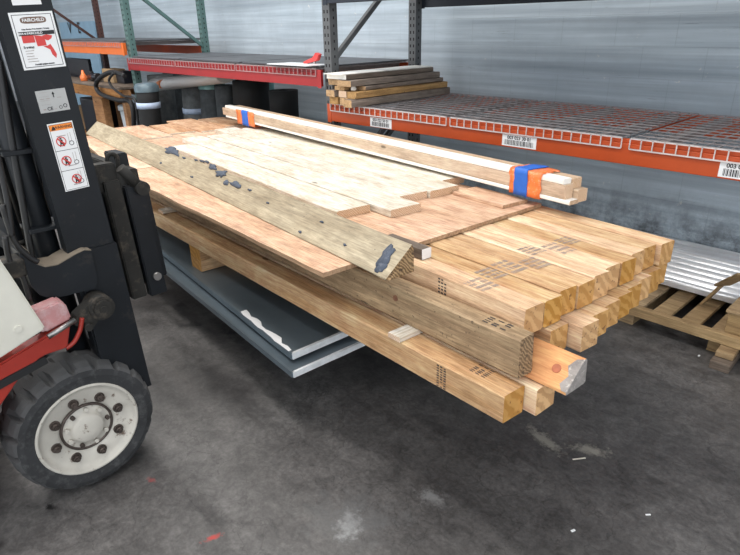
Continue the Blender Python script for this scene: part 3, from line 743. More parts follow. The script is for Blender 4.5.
# plywood
def quad_sheet(name, pts, th, mats, label, jag=0, seg=20):
    """pts: near-right, near-left, far-left, far-right as (u,v)"""
    nr, nl, fl, fr = [Vector((p[0], p[1], 0)) for p in pts]
    o_ = LP(nr.x, nr.y, 0); mw = frame(U, V, W, o_)
    rim = []
    for a, b, k in ((nr, nl, .45), (nl, fl, .4), (fl, fr, .1), (fr, nr, .0)):
        for i in range(seg):
            p = a.lerp(b, i/seg)-nr; q = noise.noise(Vector((p.x*3.5, p.y*5, 1.7)))*jag*k + (noise.noise(Vector((p.x*17, p.y*17, 5)))*jag*.35*k if i else 0)
            d = (b-a).normalized(); rim.append(Vector((p.x-d.y*q, p.y+d.x*q, 0)))
    bm = bmesh.new(); lo = [bm.verts.new(p-Vector((0, 0, th))) for p in rim]; hi = [bm.verts.new(p) for p in rim]; n = len(rim)
    bm.faces.new(hi); bm.faces.new(lo[::-1])
    for i in range(n): bm.faces.new((lo[i], lo[(i+1) % n], hi[(i+1) % n], hi[i])).material_index = 1
    return tag(link(name, bm, mats, None, mw), label, 'plywood', 'plywood sheets on the load')
PM = ['ply', 'ply_edge']
quad_sheet('plywood_sheet', [(-1.520, 1.030), (-3.80, 1.065), (-3.72, 2.36), (-1.520, 2.262)], .0165, PM, 'pinkish plywood sheet on the right half of the load, under the white board ends', .018)
quad_sheet('plywood_sheet', [(-3.81, 1.07), (-5.62, 1.32), (-5.45, 2.72), (-3.73, 2.40)], .0165, PM, 'pinkish plywood sheet at the far left of the load beyond the white boards', .018)
# thin pale sheets making the stepped far end
for i, (va, vb_, ue) in enumerate(((1.62, 1.90, -5.86), (1.91, 2.15, -5.72), (2.16, 2.42, -5.92), (2.43, 2.70, -5.78))):
    o = member('sheathing_board', (-4.95-.1*(i % 2), va), (ue, va+.07), .0008, rect(vb_-va-.008, .012, .001), ['ply', 'white'], 70+i, .0006, 6)
    tag(o, 'thin pinkish board at the far left end of the load, %s of four' % ('nearest', 'second nearest', 'third nearest', 'farthest')[i], 'board', 'boards at the far end of the load')

# large spotted beam, triangular section
bsec = [(0, 0), (.010, .0), (.095, .0), (.112, .004), (.118, .085), (.112, .098), (.104, .099), (.0, .005)]
bl = L(93, 141, 0)
bbm = member('rough_timber', (-1.318, 1.140), (-5.75, 1.420), .0015, bsec, ['beam', 'old_end'], 80, .003, 40, end_jit=.006)
tag(bbm, 'long wedge shaped rough beam spotted with grey cement, lying on the near plywood edge', 'beam')
def splotch(parent, pts_px, seed):
    """cement patches lying on the sloping face of the beam"""
    inv = parent.matrix_world.inverted(); n0 = Vector((0, -.094, .104)).normalized()
    for k, (px, py, rx, rz) in enumerate(pts_px):
        # intersect pixel ray with the sloping face
        d = inv.to_3x3() @ ray(px, py); o_ = inv @ O; p_ = Vector((0, 0, .005))
        t_ = (p_-o_).dot(n0)/d.dot(n0); c = o_+d*t_
        warp_ = -.012*math.sin(math.pi*(-c.x)/4.44)
        bm = bmesh.new(); n = 22; ring = []; up = Vector((0, .104, .094)).normalized()
        for i in range(n):
            a = 2*math.pi*i/n; r_ = 1+.75*noise.noise(Vector((math.cos(a)*1.3+seed+k*3, math.sin(a)*1.3, 0)))+.25*noise.noise(Vector((math.cos(a)*4, math.sin(a)*4, seed+k)))
            ring.append(c+Vector((1, 0, 0))*rx*r_*math.cos(a)+up*rz*r_*math.sin(a))
        A = [bm.verts.new(p-n0*.004) for p in ring]; B = [bm.verts.new(p+n0*.0030) for p in ring]; cc = bm.verts.new(c+n0*.0045)
        for i in range(n):
            j = (i+1) % n; bm.faces.new((A[i], A[j], B[j], B[i])); bm.faces.new((B[i], B[j], cc)).smooth = True
        link('cement_patch', bm, 'cement', parent)
splotch(bbm, [(386, 257, .030, .044), (381, 267, .022, .022), (172, 151, .14, .026), (184, 158, .03, .006), (213, 167, .05, .017), (221, 174, .06, .020), (226, 183, .03, .015), (236, 185, .07, .013), (207, 162, .03, .006), (161, 163, .02, .006), (196, 160, .02, .006), (202, 161, .03, .005), (250, 190, .02, .005), (300, 232, .012, .004), (192, 177, .02, .005), (268, 203, .014, .004), (322, 222, .012, .004), (345, 245, .01, .004)], 3)

# white boards
WE = ['white', 'white_end']
def wboard(pa, pb, wd, label, w0=.0008, th=.0365, seed=0, mats=WE, name='white_board', cat='board', group='white boards laid on the plywood', ext=0):
    a = L(*pa, w0+th); b = L(*pb, w0+th)
    o = member(name, a, b, w0, rect(wd, th, .004), mats, seed, .0008, 10)
    return tag(o, label, cat, group)
def wb2(a, b, wd, label, seed, mats=WE, th=.0365):
    return tag(member('white_board', a, b, .0008, rect(wd, th, .004), mats, seed, .0006, 10), label, 'board', 'white boards laid on the plywood')
wb2((-1.985, 1.436), (-4.25, 1.602), .176, 'white board nearest the spotted beam, lying against it', 91)
wb2((-1.835, 1.616), (-4.55, 1.815), .168, 'white board second from the spotted beam, its end jutting past its neighbours', 92)
wb2((-1.978, 1.796), (-4.50, 2.002), .168, 'white board third from the spotted beam', 93)
wb2((-1.946, 1.966), (-4.80, 2.215), .186, 'white board fourth from the spotted beam', 94)
wb2((-2.06, 2.170), (-4.66, 2.405), .15, 'narrow yellowish board right beside the trim bundle', 95)
o = member('narrow_board', (-1.585, 2.065), (-1.92, 2.095), .0008, rect(.16, .016, .002), PM, 96, .0006, 6); tag(o, 'thin pinkish board lying on the plywood under the near side of the trim bundle', 'board')
# small block behind the beam
o = member('wood_block', (-1.405, 1.385), (-1.62, 1.39), .0, rect(.045, .04, .002), ['grey_wood', 'paper'], 97, .0004, 2)
tag(o, 'small wooden block with a white end label beside the end of the spotted beam', 'block')
o.location -= W*.016
# trim bundle
ra = L(571, 207, .04); lb_ = L(226, 121, .05); w0 = .044
d_ = Vector((ra[0]-lb_[0], ra[1]-lb_[1])).normalized()
def tr(dv, dw, wd, hh, mats, label, sa=0, seed=0):
    a = (ra[0]+d_.x*sa, ra[1]+dv); b = (lb_[0]+.06*(seed % 3)-.05, lb_[1]+dv)
    o = member('trim_piece', a, b, w0+dw, rect(wd, hh, .003), mats, 100+seed, .0006, 12, rise=.042); return tag(o, label, 'trim', 'trim pieces taped in one bundle')
tr(.0, 0, .060, .018, ['trim_white', 'trim'], 'white edged strip at the bottom of the bundle, near side', -.01, 1)
tr(.062, 0, .060, .056, ['trim', 'white_end'], 'raw trim piece at the bottom of the bundle, far side', -.01, 2)
tr(.004, .019, .056, .062, ['trim', 'white_end'], 'tall raw trim piece on the near side of the bundle', -.04, 3)
tr(.004, .082, .052, .024, ['trim_white', 'trim_white'], 'bright white trim strip on top of the bundle, near side', -.05, 4)
tr(.060, .057, .060, .044, ['trim', 'white_end'], 'raw trim piece on top of the bundle, far side', -.04, 5)
def wrapband(pa, pb, mat, name, label, grow, seed=0, cat='tape', rag=0):
    """band around the bundle between two pixels measured on its near top edge"""
    A = LP(ra[0], ra[1], w0); B = LP(lb_[0], lb_[1], w0+.042); x = (A-B).normalized(); y = W.cross(x).normalized()
    def along(px):
        d = ray(*px); n_ = y; t_ = (A-O).dot(n_)/d.dot(n_); return (O+d*t_-A).dot(x)
    xa, xb = along(pa), along(pb)
    g = grow; sec = [(-g, -g), (.122+g, -g), (.124+g, .102+g), (.06, .107+g), (-g, .107+g)]
    g2 = grow-.003; sec2 = [(-g2, -g2), (.122+g2, -g2), (.124+g2, .102+g2), (.06, .107+g2), (-g2, .107+g2)]
    bm = bmesh.new(); n = 8; R1 = []; R2 = []
    def dens(s):
        out = []
        for i in range(len(s)):
            p, q = Vector((*s[i], 0)), Vector((*s[(i+1) % len(s)], 0))
            for k in range(5): out.append(p.lerp(q, k/5))
        return out
    for k in range(n+1):
        X = xa+(xb-xa)*k/n
        def mk(s, amp): 
            r_ = []
            for j, p in enumerate(dens(s)):
                q = noise.noise_vector(Vector((X*40, j*1.7, seed)))
                ex = rag*q.x*2 if k in (0, n) else 0
                r_.append(bm.verts.new((X+ex, p.x+q.y*amp, p.y+q.z*amp)))
            return r_
        R1.append(mk(sec, .0035 if rag else .001)); R2.append(mk(sec2, 0))
    m_ = len(R1[0])
    for RR in (R1, R2):
        for k in range(n):
            for j in range(m_): bm.faces.new((RR[k][j], RR[k][(j+1) % m_], RR[k+1][(j+1) % m_], RR[k+1][j])).smooth = bool(rag)
    for k in (0, n):
        for j in range(m_): bm.faces.new((R1[k][j], R1[k][(j+1) % m_], R2[k][(j+1) % m_], R2[k][j]))
    return tag(link(name, bm, mat, None, frame(x, y, W, A)), label, cat)
wrapband((510, 184), (541, 190), 'wrap', 'stretch_wrap', 'crumpled orange plastic wrap around the right end of the trim bundle', .005, 1, 'plastic wrap', .012)
wrapband((515, 184), (528, 188), 'tape', 'blue_tape', 'blue tape around the right end of the trim bundle', .0095, 2, 'tape', .002)
wrapband((237, 113), (254, 117), 'wrap', 'stretch_wrap', 'orange plastic wrap around the far left end of the trim bundle', .005, 3, 'plastic wrap', .02)
wrapband((242.5, 114), (248.5, 116), 'tape', 'blue_tape', 'blue tape around the far left end of the trim bundle', .0095, 4, 'tape', .003)

# blocks between steel panels and lowest timber
for k in range(2):
    A = LP(-3.07, 1.176, -.3195-.0655*(k+1))
    o = link('support_block', section_mesh(rect(.13, .0645, .002), 1.1, 3, .0006, k), ['pine', 'pine_end'], None, frame(-V, U, W, A))
    tag(o, ('upper', 'lower')[k]+' wooden support block between the steel panels and the lowest timber', 'block', 'support blocks under the load')
# steel panels under the load
def panel(pts, z, th, label, seed):
    t = empty('steel_panel', (pts[0][0], pts[0][1], z), label, 'steel panel', 'dark steel panels under the load')
    loc = [Vector((p[0]-pts[0][0], p[1]-pts[0][1], -(pts[0][0]-p[0])*0)) for p in pts]
    bm = bmesh.new(); slab(bm, loc, (0, 0, -th)); link('sheet', bm, 'galv', t)
    # folded rims along near edge and right edge
    for a, b, n_ in ((loc[0], loc[1], 'near_rim'), (loc[3], loc[0], 'end_rim')):
        d = (b-a).normalized(); nrm = Vector((-d.y, d.x, 0)); 
        bm = bmesh.new(); 
        for k in range(24):
            p = a.lerp(b, k/24); q = a.lerp(b, (k+1)/24); o1 = noise.noise(Vector((k*.7, seed, 0)))*.0035
            bar(bm, p+Vector((0, 0, .002-th/2))-nrm*(.002+o1)*0, q+Vector((0, 0, .002-th/2)), .012+abs(o1), th+.006)
        link(n_, bm, 'galv_edge' if n_ == 'end_rim' else 'galv', t)
    return t
za = .345
c1 = onz(292, 354, za); c2 = onz(340, 333.6, za); c3 = onz(156, 241.6, za); dr = (Vector((c2.x-c1.x, c2.y-c1.y))).normalized()
wd = 1.15
panel([(c1.x, c1.y), (c3.x-.6, c3.y+.05), (c3.x-.6+dr.x*wd, c3.y+.05+dr.y*wd), (c1.x+dr.x*wd, c1.y+dr.y*wd)], za, .024, 'upper dark galvanised steel panel with a bright end under the near timbers', 1)
bm = bmesh.new(); rnd = random.Random(4); up_ = []; lo_ = []
for k in range(13):
    a_ = c1.lerp(c3, .012+.022*k); n_ = Vector((dr.x, dr.y, 0)); g_ = rnd.uniform(.004, .03)
    up_.append(Vector((a_.x, a_.y, za+.0045))+n_*g_); lo_.append(Vector((a_.x, a_.y, za+.0045))-n_*rnd.uniform(.004, .012))
slab(bm, up_+lo_[::-1], (0, 0, .0015)); tag(link('plastic_film', bm, 'paper'), 'torn white protective film on the near corner of the upper steel panel', 'plastic film')
zb = .302
c1 = onz(293, 373, zb); c3 = onz(205, 302, zb)
dx = Vector((c3.x-c1.x, c3.y-c1.y)).normalized()
panel([(c1.x, c1.y), (c1.x+dx.x*2.1, c1.y+dx.y*2.1), (c1.x+dx.x*2.1+dr.x*(wd+.06), c1.y+dx.y*2.1+dr.y*(wd+.06)), (c1.x+dr.x*(wd+.06), c1.y+dr.y*(wd+.06))], zb, .02, 'lower dark steel panel lying on the forks, its bright rim sticking out', 2)

# ---------------------------------------------------------------- forklift
XM = -2.05
FK = empty('forklift', (-2.45, .47, 0), 'black and red forklift with a white wheel lifting the lumber load', 'forklift')
OF = Vector((-2.45, .47, 0))
def fk(name, bm, mat, parent=None, smooth=False):
    """bm in world coordinates"""
    par = parent or FK
    off = -OF
    bmesh.ops.translate(bm, verts=bm.verts[:], vec=off)
    return link(name, bm, mat, par, smooth=smooth)
# wheel
wc = Vector((-2.0, .462, .256)); RT = .256
def wheel(xo, sgn):
    """xo: outer face x; sgn=+1 outer face toward +x"""
    wh = bpy.data.objects.new('wheel', None); COL.objects.link(wh); wh.parent = FK
    bm = bmesh.new(); seg = 160; prof = [(.178, -.004), (.184, .0), (.215, .004), (.236, -.002), (.2455, -.016), (.254, -.05), (.256, -.10), (.254, -.15), (.2455, -.185), (.236, -.20), (.18, -.20)]
    rows = []
    for (r_, h) in prof:
        row = []
        for i in range(seg):
            a = 2*math.pi*i/seg; rr_ = r_
            if h > -.095 and r_ > .235:
                if (i % 8) in (0, 1): rr_ = min(r_, .233)
            elif h < -.105 and r_ > .235:
                if ((i+4) % 8) in (0, 1): rr_ = min(r_, .241)
            row.append(bm.verts.new((xo+sgn*h, wc.y+rr_*math.cos(a), wc.z+rr_*math.sin(a))))
        rows.append(row)
    for k in range(len(rows)-1):
        for i in range(seg): bm.faces.new((rows[k][i], rows[k][(i+1) % seg], rows[k+1][(i+1) % seg], rows[k+1][i]))
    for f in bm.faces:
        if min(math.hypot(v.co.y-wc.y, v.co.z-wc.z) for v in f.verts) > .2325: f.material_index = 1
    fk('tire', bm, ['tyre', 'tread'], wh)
    bm = bmesh.new()
    lathe(bm, [(.182, -.18), (.182, -.002), (.176, .003), (.170, .0), (.166, -.012), (.150, -.020), (.105, -.020), (.097, -.030), (.088, -.034)], (0, 0, 0), 64, 'x')
    for v in bm.verts: v.co = Vector((xo+sgn*v.co.x, wc.y+v.co.y, wc.z+v.co.z))
    fk('rim', bm, 'rim', wh)
    bm = bmesh.new()
    lathe(bm, [(.092, -.045), (.092, -.030), (.084, -.027), (.060, -.025), (.056, -.012), (.050, -.006), (.02, -.003), (.0005, -.002)], (0, 0, 0), 48, 'x')
    for v in bm.verts: v.co = Vector((xo+sgn*v.co.x, wc.y+v.co.y, wc.z+v.co.z))
    fk('hub', bm, 'rim', wh)
    bm = bmesh.new(); lathe(bm, [(.0935, -.034), (.0935, -.024), (.086, -.022), (.084, -.028)], (0, 0, 0), 48, 'x')
    for v in bm.verts: v.co = Vector((xo+sgn*v.co.x, wc.y+v.co.y, wc.z+v.co.z))
    fk('hub_ring', bm, 'nut', wh)
    for i in range(8):
        a = 2*math.pi*(i+.3)/8; c = Vector((xo, wc.y+.119*math.cos(a), wc.z+.119*math.sin(a)))
        bm = bmesh.new(); cyl(bm, c+Vector((-.022*sgn, 0, 0)), c+Vector((-.014*sgn, 0, 0)), .018, 20); cyl(bm, c+Vector((-.015*sgn, 0, 0)), c+Vector((.0*sgn, 0, 0)), .0135, 6, .012); cyl(bm, c+Vector((0, 0, 0)), c+Vector((.007*sgn, 0, 0)), .007, 10)
        fk('lug_nut', bm, 'nut', wh)
    for i in range(9):
        a = 2*math.pi*(i+.1)/9; c = Vector((xo, wc.y+.073*math.cos(a), wc.z+.073*math.sin(a)))
        bm = bmesh.new(); cyl(bm, c+Vector((-.028*sgn, 0, 0)), c+Vector((-.013*sgn, 0, 0)), .0085, 6, .008); fk('hub_bolt', bm, 'rim' if i % 3 else 'nut', wh)
wheel(-1.985, 1)
wheel(-3.42, -1)
bm = bmesh.new(); cyl(bm, (-2.15, wc.y, wc.z), (-3.2, wc.y, wc.z), .06, 20); fk('axle', bm, 'black')

# mast: leaning back 2.8 degrees
LEAN = -.0485
def my(z, y): return y+LEAN*(z-.3)
def rail(x0, x1, yf, yb_, z0, z1, flange=.05, name='mast_rail', mat='black', inward=-1):
    """channel rail: web at x1 side plus front and back flanges"""
    bm = bmesh.new()
    def q(xa, xb, ya, yb2):
        pts = [(xa, my(z0, ya), z0), (xa, my(z0, yb2), z0), (xa, my(z1, yb2), z1), (xa, my(z1, ya), z1)]
        slab(bm, pts, (xb-xa, 0, 0))
    w = .012
    q(x1, x1+inward*w, yb_, yf)
    q(x1+inward*w, x1+inward*flange, yf-w*1.4, yf); q(x1+inward*w, x1+inward*flange, yb_, yb_+w*1.4)
    return fk(name, bm, mat)
rail(0, XM, .731, .575, .29, 2.35); rail(0, -3.35, .731, .575, .29, 2.35, inward=1)
rail(0, XM-.07, .72, .60, .30, 2.30, .045, 'inner_mast_rail'); rail(0, -3.28, .72, .60, .30, 2.30, .045, 'inner_mast_rail', inward=1)
# lower wider part of the outer rail & bracket collar
bm = bmesh.new()
pts = [(.565, .90), (.600, .905), (.706, .905), (.728, .35), (.731, .295), (.57, .295), (.566, .60)]
slab(bm, [(XM+.012, y, z) for y, z in pts], (-.024, 0, 0)); fk('mast_foot', bm, 'black')
cpts = [(.400, .955), (.408, .84), (.425, .80), (.452, .780), (.50, .772), (.600, .768), (.612, .80), (.612, .905), (.590, .912), (.560, .905), (.50, .885), (.462, .888), (.438, .905), (.424, .955)]
bm = bmesh.new(); slab(bm, [(XM+.03, y, z) for y, z in cpts], (-.10, 0, 0)); fk('axle_bracket', bm, 'black')
bm = bmesh.new()
ed = [(.400, .956), (.424, .956), (.438, .906), (.462, .889), (.50, .886), (.560, .906), (.590, .913), (.612, .906)]
for i in range(1, len(ed)-1):
    a, b = ed[i], ed[i+1]; slab(bm, [(XM+.031, a[0], a[1]), (XM+.031, b[0], b[1]), (XM-.07, b[0], b[1]), (XM-.07, a[0], a[1])], (0, 0, .003))
fk('dust_ledge', bm, 'dust')
bm = bmesh.new(); bar(bm, (XM-.07, .50, .83), (-3.35, .50, .83), .05, .09); bar(bm, (XM-.03, my(.36, .66), .36), (-3.35, my(.36, .66), .36), .04, .10); bar(bm, (XM-.03, my(2.25, .66), 2.25), (-3.35, my(2.25, .66), 2.25), .06, .10)
fk('cross_member', bm, 'black')
# tilt pivot
pc = onx(101, 307, -1.97)
bm = bmesh.new(); cyl(bm, (-2.03, pc.y, pc.z), (-1.955, pc.y, pc.z), .043, 28); cyl(bm, (-1.956, pc.y, pc.z), (-1.946, pc.y, pc.z), .030, 24); cyl(bm, (-1.947, pc.y, pc.z), (-1.94, pc.y, pc.z), .012, 12)
fk('tilt_pivot', bm, 'dusty')
bm = bmesh.new(); slab(bm, [(-1.965, pc.y-.02, pc.z+.035), (-1.965, pc.y-.085, pc.z-.005), (-1.965, pc.y-.095, pc.z-.035), (-1.965, pc.y-.06, pc.z-.065), (-1.965, pc.y-.035, pc.z-.06), (-1.965, pc.y+.0, pc.z-.02)], (-.05, 0, 0)); cyl(bm, (-1.97, pc.y-.058, pc.z-.05), (-1.945, pc.y-.058, pc.z-.05), .013, 12); fk('pivot_arm', bm, 'dusty')
# cylinders and hoses in the mast
def vt(name, x, y, z0, z1, r_, mat, seg=16):
    bm = bmesh.new(); cyl(bm, (x, my(z0, y), z0), (x, my(z1, y), z1), r_, seg); return fk(name, bm, mat)
vt('lift_cylinder', -2.17, .545, .25, 1.95, .040, 'black', 24)
vt('lift_cylinder', -3.22, .555, .25, 1.95, .040, 'black', 24)
vt('lift_rod', -2.17, .545, 1.95, 2.28, .018, 'steel', 16)
vt('hydraulic_tube', -2.20, .475, .86, 2.1, .017, 'black'); vt('hydraulic_tube', -2.25, .51, .86, 2.1, .013, 'hose')
vt('free_lift_cylinder', -2.72, .60, .3, 1.45, .045, 'black', 24)
for k, zz in enumerate((.862, .885, .908, .930)):
    bm = bmesh.new(); y_ = my(zz, .475); cyl(bm, (-2.20, y_, zz), (-2.20, y_, zz+.016), .026-.002*k, 12); fk('hose_fitting', bm, 'dusty')
for i, pts in enumerate((((-1, 60), (10, 130), (22, 200), (33, 262)), ((12, 30), (26, 110), (40, 190), (50, 255)), ((35, 90), (48, 160), (58, 215), (70, 262)))):
    hp = [onx(px, py, -2.13-.03*i) for px, py in pts]; bm = bmesh.new(); tube(bm, hp, .011, 8); fk('hydraulic_hose', bm, 'hose')
for (px, py) in ((18, 152), (44, 228)):
    p = onx(px, py, -2.13); bm = bmesh.new(); box(bm, (p.x-.09, p.y-.05, p.z-.006), (p.x+.025, p.y+.06, p.z+.008), .002); fk('hose_clamp', bm, 'black')
for (pxs) in (((-4, 150), (2, 175), (8, 205), (12, 236)), ((2, 205), (14, 240), (28, 256), (38, 262)), ((5, 236), (10, 262), (22, 275), (30, 300))):
    hp = [onx(px, py, -2.02) for px, py in pxs]; bm = bmesh.new(); tube(bm, hp, .009, 8); fk('brake_hose', bm, 'hose')
bm = bmesh.new(); p = onx(14, 268, -2.03); box(bm, (p.x-.06, p.y-.03, p.z-.03), (p.x+.02, p.y+.03, p.z+.03), .006); fk('valve_block', bm, 'dusty')
# carriage: two bars, side plates, backrest
def cz(z, y): return y+LEAN*(z-.3)
def cbox(name, x0, x1, y0, y1, z0, z1, mat, bev=.004):
    bm = bmesh.new()
    pts = [(x0, cz(z0, y0), z0), (x0, cz(z0, y1), z0), (x0, cz(z1, y1), z1), (x0, cz(z1, y0), z1)]
    slab(bm, pts, (x1-x0, 0, 0)); es = bm.edges[:]; bmesh.ops.bevel(bm, geom=es, offset=bev, segments=2, affect='EDGES'); return fk(name, bm, mat)
def cbox_(n, x0, x1, y0, y1, z0, z1, mat, bev=.004, k=-.04): return cbox(n, x0, x1, y0+k, y1+k, z0, z1, mat, bev)
cbox_('carriage_arm', -2.20, -2.15, .72, .875, 1.06, 1.16, 'dusty')
cbox_('carriage_bar', -3.72, -2.13, .905, .945, 1.02, 1.13, 'dusty'); cbox_('carriage_bar', -3.72, -2.13, .905, .945, .64, .75, 'dusty')
cbox_('side_plate', -2.17, -2.13, .815, .873, .63, 1.10, 'dusty'); cbox_('side_plate', -2.165, -2.13, .885, .955, .62, 1.07, 'black')
cbox_('side_plate', -3.72, -3.68, .815, .873, .63, 1.10, 'dusty')
cbox_('carriage_roller_plate', -2.24, -2.19, .75, .90, .66, 1.05, 'black'); cbox_('carriage_roller_plate', -3.30, -3.25, .70, .90, .66, 1.05, 'black')
bm = bmesh.new(); a = onx(120, 168, -2.13); b = onx(140.6, 187.5, -2.13); cyl(bm, a, b, .019, 18); cyl(bm, (-2.155, b.y, b.z), (-2.105, b.y, b.z), .026, 20); fk('side_shift_cylinder', bm, 'dusty')
cbox_('fork_latch', -2.32, -2.22, .95, 1.0, 1.06, 1.175, 'black', .004, -.085); 
bm = bmesh.new(); tube(bm, [onx(*p, -2.2) for p in ((112, 172), (107, 160), (110, 154), (117, 157), (118, 170))], .008, 8); fk('latch_spring', bm, 'dusty')
cbox_('load_plate', -2.50, -2.18, .96, .99, .67, 1.05, 'black')
bm = bmesh.new()
for z_ in (.70,): cyl(bm, (-2.14, cz(z_, .885), z_), (-2.118, cz(z_, .885), z_), .016, 16)
fk('plate_bolt', bm, 'steel')
for x0 in (-3.42, -3.68):
    bm = bmesh.new()
    prof = [(.950, .250), (.950, 1.10), (.985, 1.10), (.992, .33), (1.02, .282), (1.10, .280), (2.25, .280), (2.25, .270), (1.05, .240)]
    slab(bm, [(x0, y, z) for y, z in prof], (.11, 0, 0)); fk('fork', bm, 'black')
# body: white cover, red frame, fender
def xslab(name, px, x, th, mat, bev=.006):
    bm = bmesh.new(); slab(bm, [onx(a, b, x) for a, b in px], (-th, 0, 0))
    bmesh.ops.recalc_face_normals(bm, faces=bm.faces[:]); bmesh.ops.bevel(bm, geom=bm.edges[:], offset=bev, segments=2, affect='EDGES'); return fk(name, bm, mat)
xslab('side_cover', ((-90, 240), (-5, 252), (14, 280), (46, 329), (0, 359), (-120, 430)), -1.93, .05, 'fl_white')
xslab('fender', ((34, 312), (60, 301), (66, 304), (72, 319), (46, 333), (30, 330)), -1.955, .06, 'fl_pink')
xslab('chassis_frame', ((-150, 450), (0, 364), (50, 334), (71, 322), (68, 348), (44, 356), (20, 378), (4, 402), (-60, 480), (-150, 520)), -1.945, .05, 'fl_red')
xslab('rubber_strip', ((-100, 442), (0, 381), (45, 357), (49, 363), (0, 390), (-100, 455)), -1.94, .012, 'hose', .002)
bm = bmesh.new(); cyl(bm, onx(48, 337, -1.925), onx(75, 320, -1.94), .009, 14); fk('tilt_rod', bm, 'steel')
bm = bmesh.new(); p = onx(18, 329, -1.93); cyl(bm, (p.x-.004, p.y, p.z), (p.x+.004, p.y, p.z), .011, 18); fk('cover_plug', bm, 'fl_white')
bm = bmesh.new(); tube(bm, [onx(*q, -1.96) for q in ((66, 348), (74, 342), (80, 330), (82, 318))], .008, 8); fk('red_hose', bm, 'fl_red')
bm = bmesh.new(); box(bm, (-3.38, -.9, .30), (-2.03, .20, .62), .03); fk('chassis', bm, 'fl_red')
bm = bmesh.new(); box(bm, (-3.38, -.9, .62), (-2.03, .30, .80), .02); fk('engine_cover', bm, 'fl_white')

# stickers on the mast
def on_mast(px, py): return onx(px, py, XM)
STK = Matrix.Identity(4)
def mastframe(px, py, ex=.0008):
    """matrix: local x along +y world(leaning), local y up the mast, z=+x"""
    p = on_mast(px, py); up = Vector((0, LEAN, 1)).normalized(); right = Vector((0, 1, -LEAN)).normalized()
    m_ = frame(right, up, Vector((1, 0, 0)), Vector((XM+ex, p.y, p.z))-OF); return m_
def decal(name, mf, w, h, mat, parent=None):
    bm = bmesh.new(); box(bm, (0, -h, 0), (w, 0, .0008)); o = link(name, bm, mat, FK, mf); return o
def sub(parent, polys, mat, name, z=.0009, th=.0004):
    bm = bmesh.new()
    for p in polys: slab(bm, [(x, y, z) for x, y in p], (0, 0, th))
    return link(name, bm, mat, parent)
def R4(x0, y0, x1, y1): return [(x0, y0), (x1, y0), (x1, y1), (x0, y1)]
def tx(parent, s, size, x, y, mat='lab_black', bold=.0003, align='CENTER', z=.0013): return text('lettering', s, size, T(x, y, z), mat, parent, bold, align, .0002)
s1 = decal('dealer_sticker', mastframe(7.5, 13), .121, .157, 'paper')
sub(s1, [R4(.006, -.006, .115, -.0075), R4(.006, -.151, .115, -.1495), R4(.006, -.151, .0075, -.006), R4(.1135, -.151, .115, -.006)], 'lab_black', 'border')
bm = bmesh.new(); ov = [(.062+.036*math.copysign(abs(math.cos(t))**.5, math.cos(t)), -.022+.009*math.copysign(abs(math.sin(t))**.6, math.sin(t))) for t in [2*math.pi*i/28 for i in range(28)]]
sub(s1, [ov], 'lab_brown', 'badge')
tx(s1, 'FAIRCHILD', .0125, .062, -.022, 'paper', .0003, z=.0016)
tx(s1, 'Sales, Service, Parts, Rentals & Training', .0048, .062, -.046)
sub(s1, [R4(.012, -.063, .112, -.052)], 'lab_black', 'black_bar')
tx(s1, '844-4-FAIRCHILD', .0088, .045, -.0575, 'paper', .0002, z=.0016)
sub(s1, [R4(.018, -.083, .052, -.063), [(.053, -.063), (.072, -.066), (.080, -.072), (.081, -.093), (.055, -.094)], [(.0735, -.066), (.088, -.063), (.1035, -.067), (.099, -.075), (.089, -.080), (.082, -.078)],
         [(.070, -.0945), (.084, -.094), (.092, -.090), (.098, -.104), (.103, -.120), (.099, -.131), (.090, -.120), (.088, -.106), (.079, -.100)]], 'lab_red', 'state_map')
tx(s1, 'Serving:', .0095, .016, -.095, align='LEFT')
for k, wl in enumerate((.024, .020, .021, .028, .030)): sub(s1, [R4(.018, -.104-.0075*k, .018+wl, -.1055-.0075*k)], 'ink2', 'small_print')
tx(s1, 'fairchildequipment.com', .0058, .062, -.144)
s2 = decal('data_plate', mastframe(34.5, 91.5), .088, .066, 'lab_grey')
sub(s2, [R4(.048, -.024, .051, -.010), [(.045, -.014), (.054, -.014), (.0495, -.006)]], 'lab_black', 'arrow')
sub(s2, [R4(.008+.017*k, -.026, .02+.017*k, -.0245) for k in (0, 1, 3)]+[R4(.010, -.058, .018, -.055), R4(.012+.03, -.059, .05, -.0575)]+[R4(.008, -.006-.012*j, .036, -.0065-.012*j) for j in range(4)], 'ink2', 'marks')
tx(s2, 'CE', .014, .030, -.056)
def ringpoly(cx_, cy_, r_, w): 
    out = []
    for i in range(24):
        a, b = 2*math.pi*i/24, 2*math.pi*(i+1)/24
        out.append([(cx_+r_*math.cos(a), cy_+r_*math.sin(a)), (cx_+r_*math.cos(b), cy_+r_*math.sin(b)), (cx_+(r_-w)*math.cos(b), cy_+(r_-w)*math.sin(b)), (cx_+(r_-w)*math.cos(a), cy_+(r_-w)*math.sin(a))])
    return out
sub(s2, ringpoly(.062, -.055, .005, .0015)+ringpoly(.076, -.052, .006, .002), 'lab_black', 'dials')
s3 = decal('warning_label', mastframe(46.5, 124.5), .077, .218, 'paper')
sub(s3, [R4(.004, -.023, .073, -.005)], 'lab_orange', 'header'); tx(s3, 'WARNING', .0115, .045, -.0145)
sub(s3, [[(.008, -.021), (.022, -.021), (.015, -.008)]], 'lab_black', 'triangle', .0014)
sub(s3, [R4(.003, -.004, .0042, -.215), R4(.0728, -.004, .074, -.215), R4(.003, -.004, .074, -.0052), R4(.003, -.2138, .074, -.215), R4(.003, -.086, .074, -.0875), R4(.003, -.151, .074, -.1525)], 'lab_black', 'border')
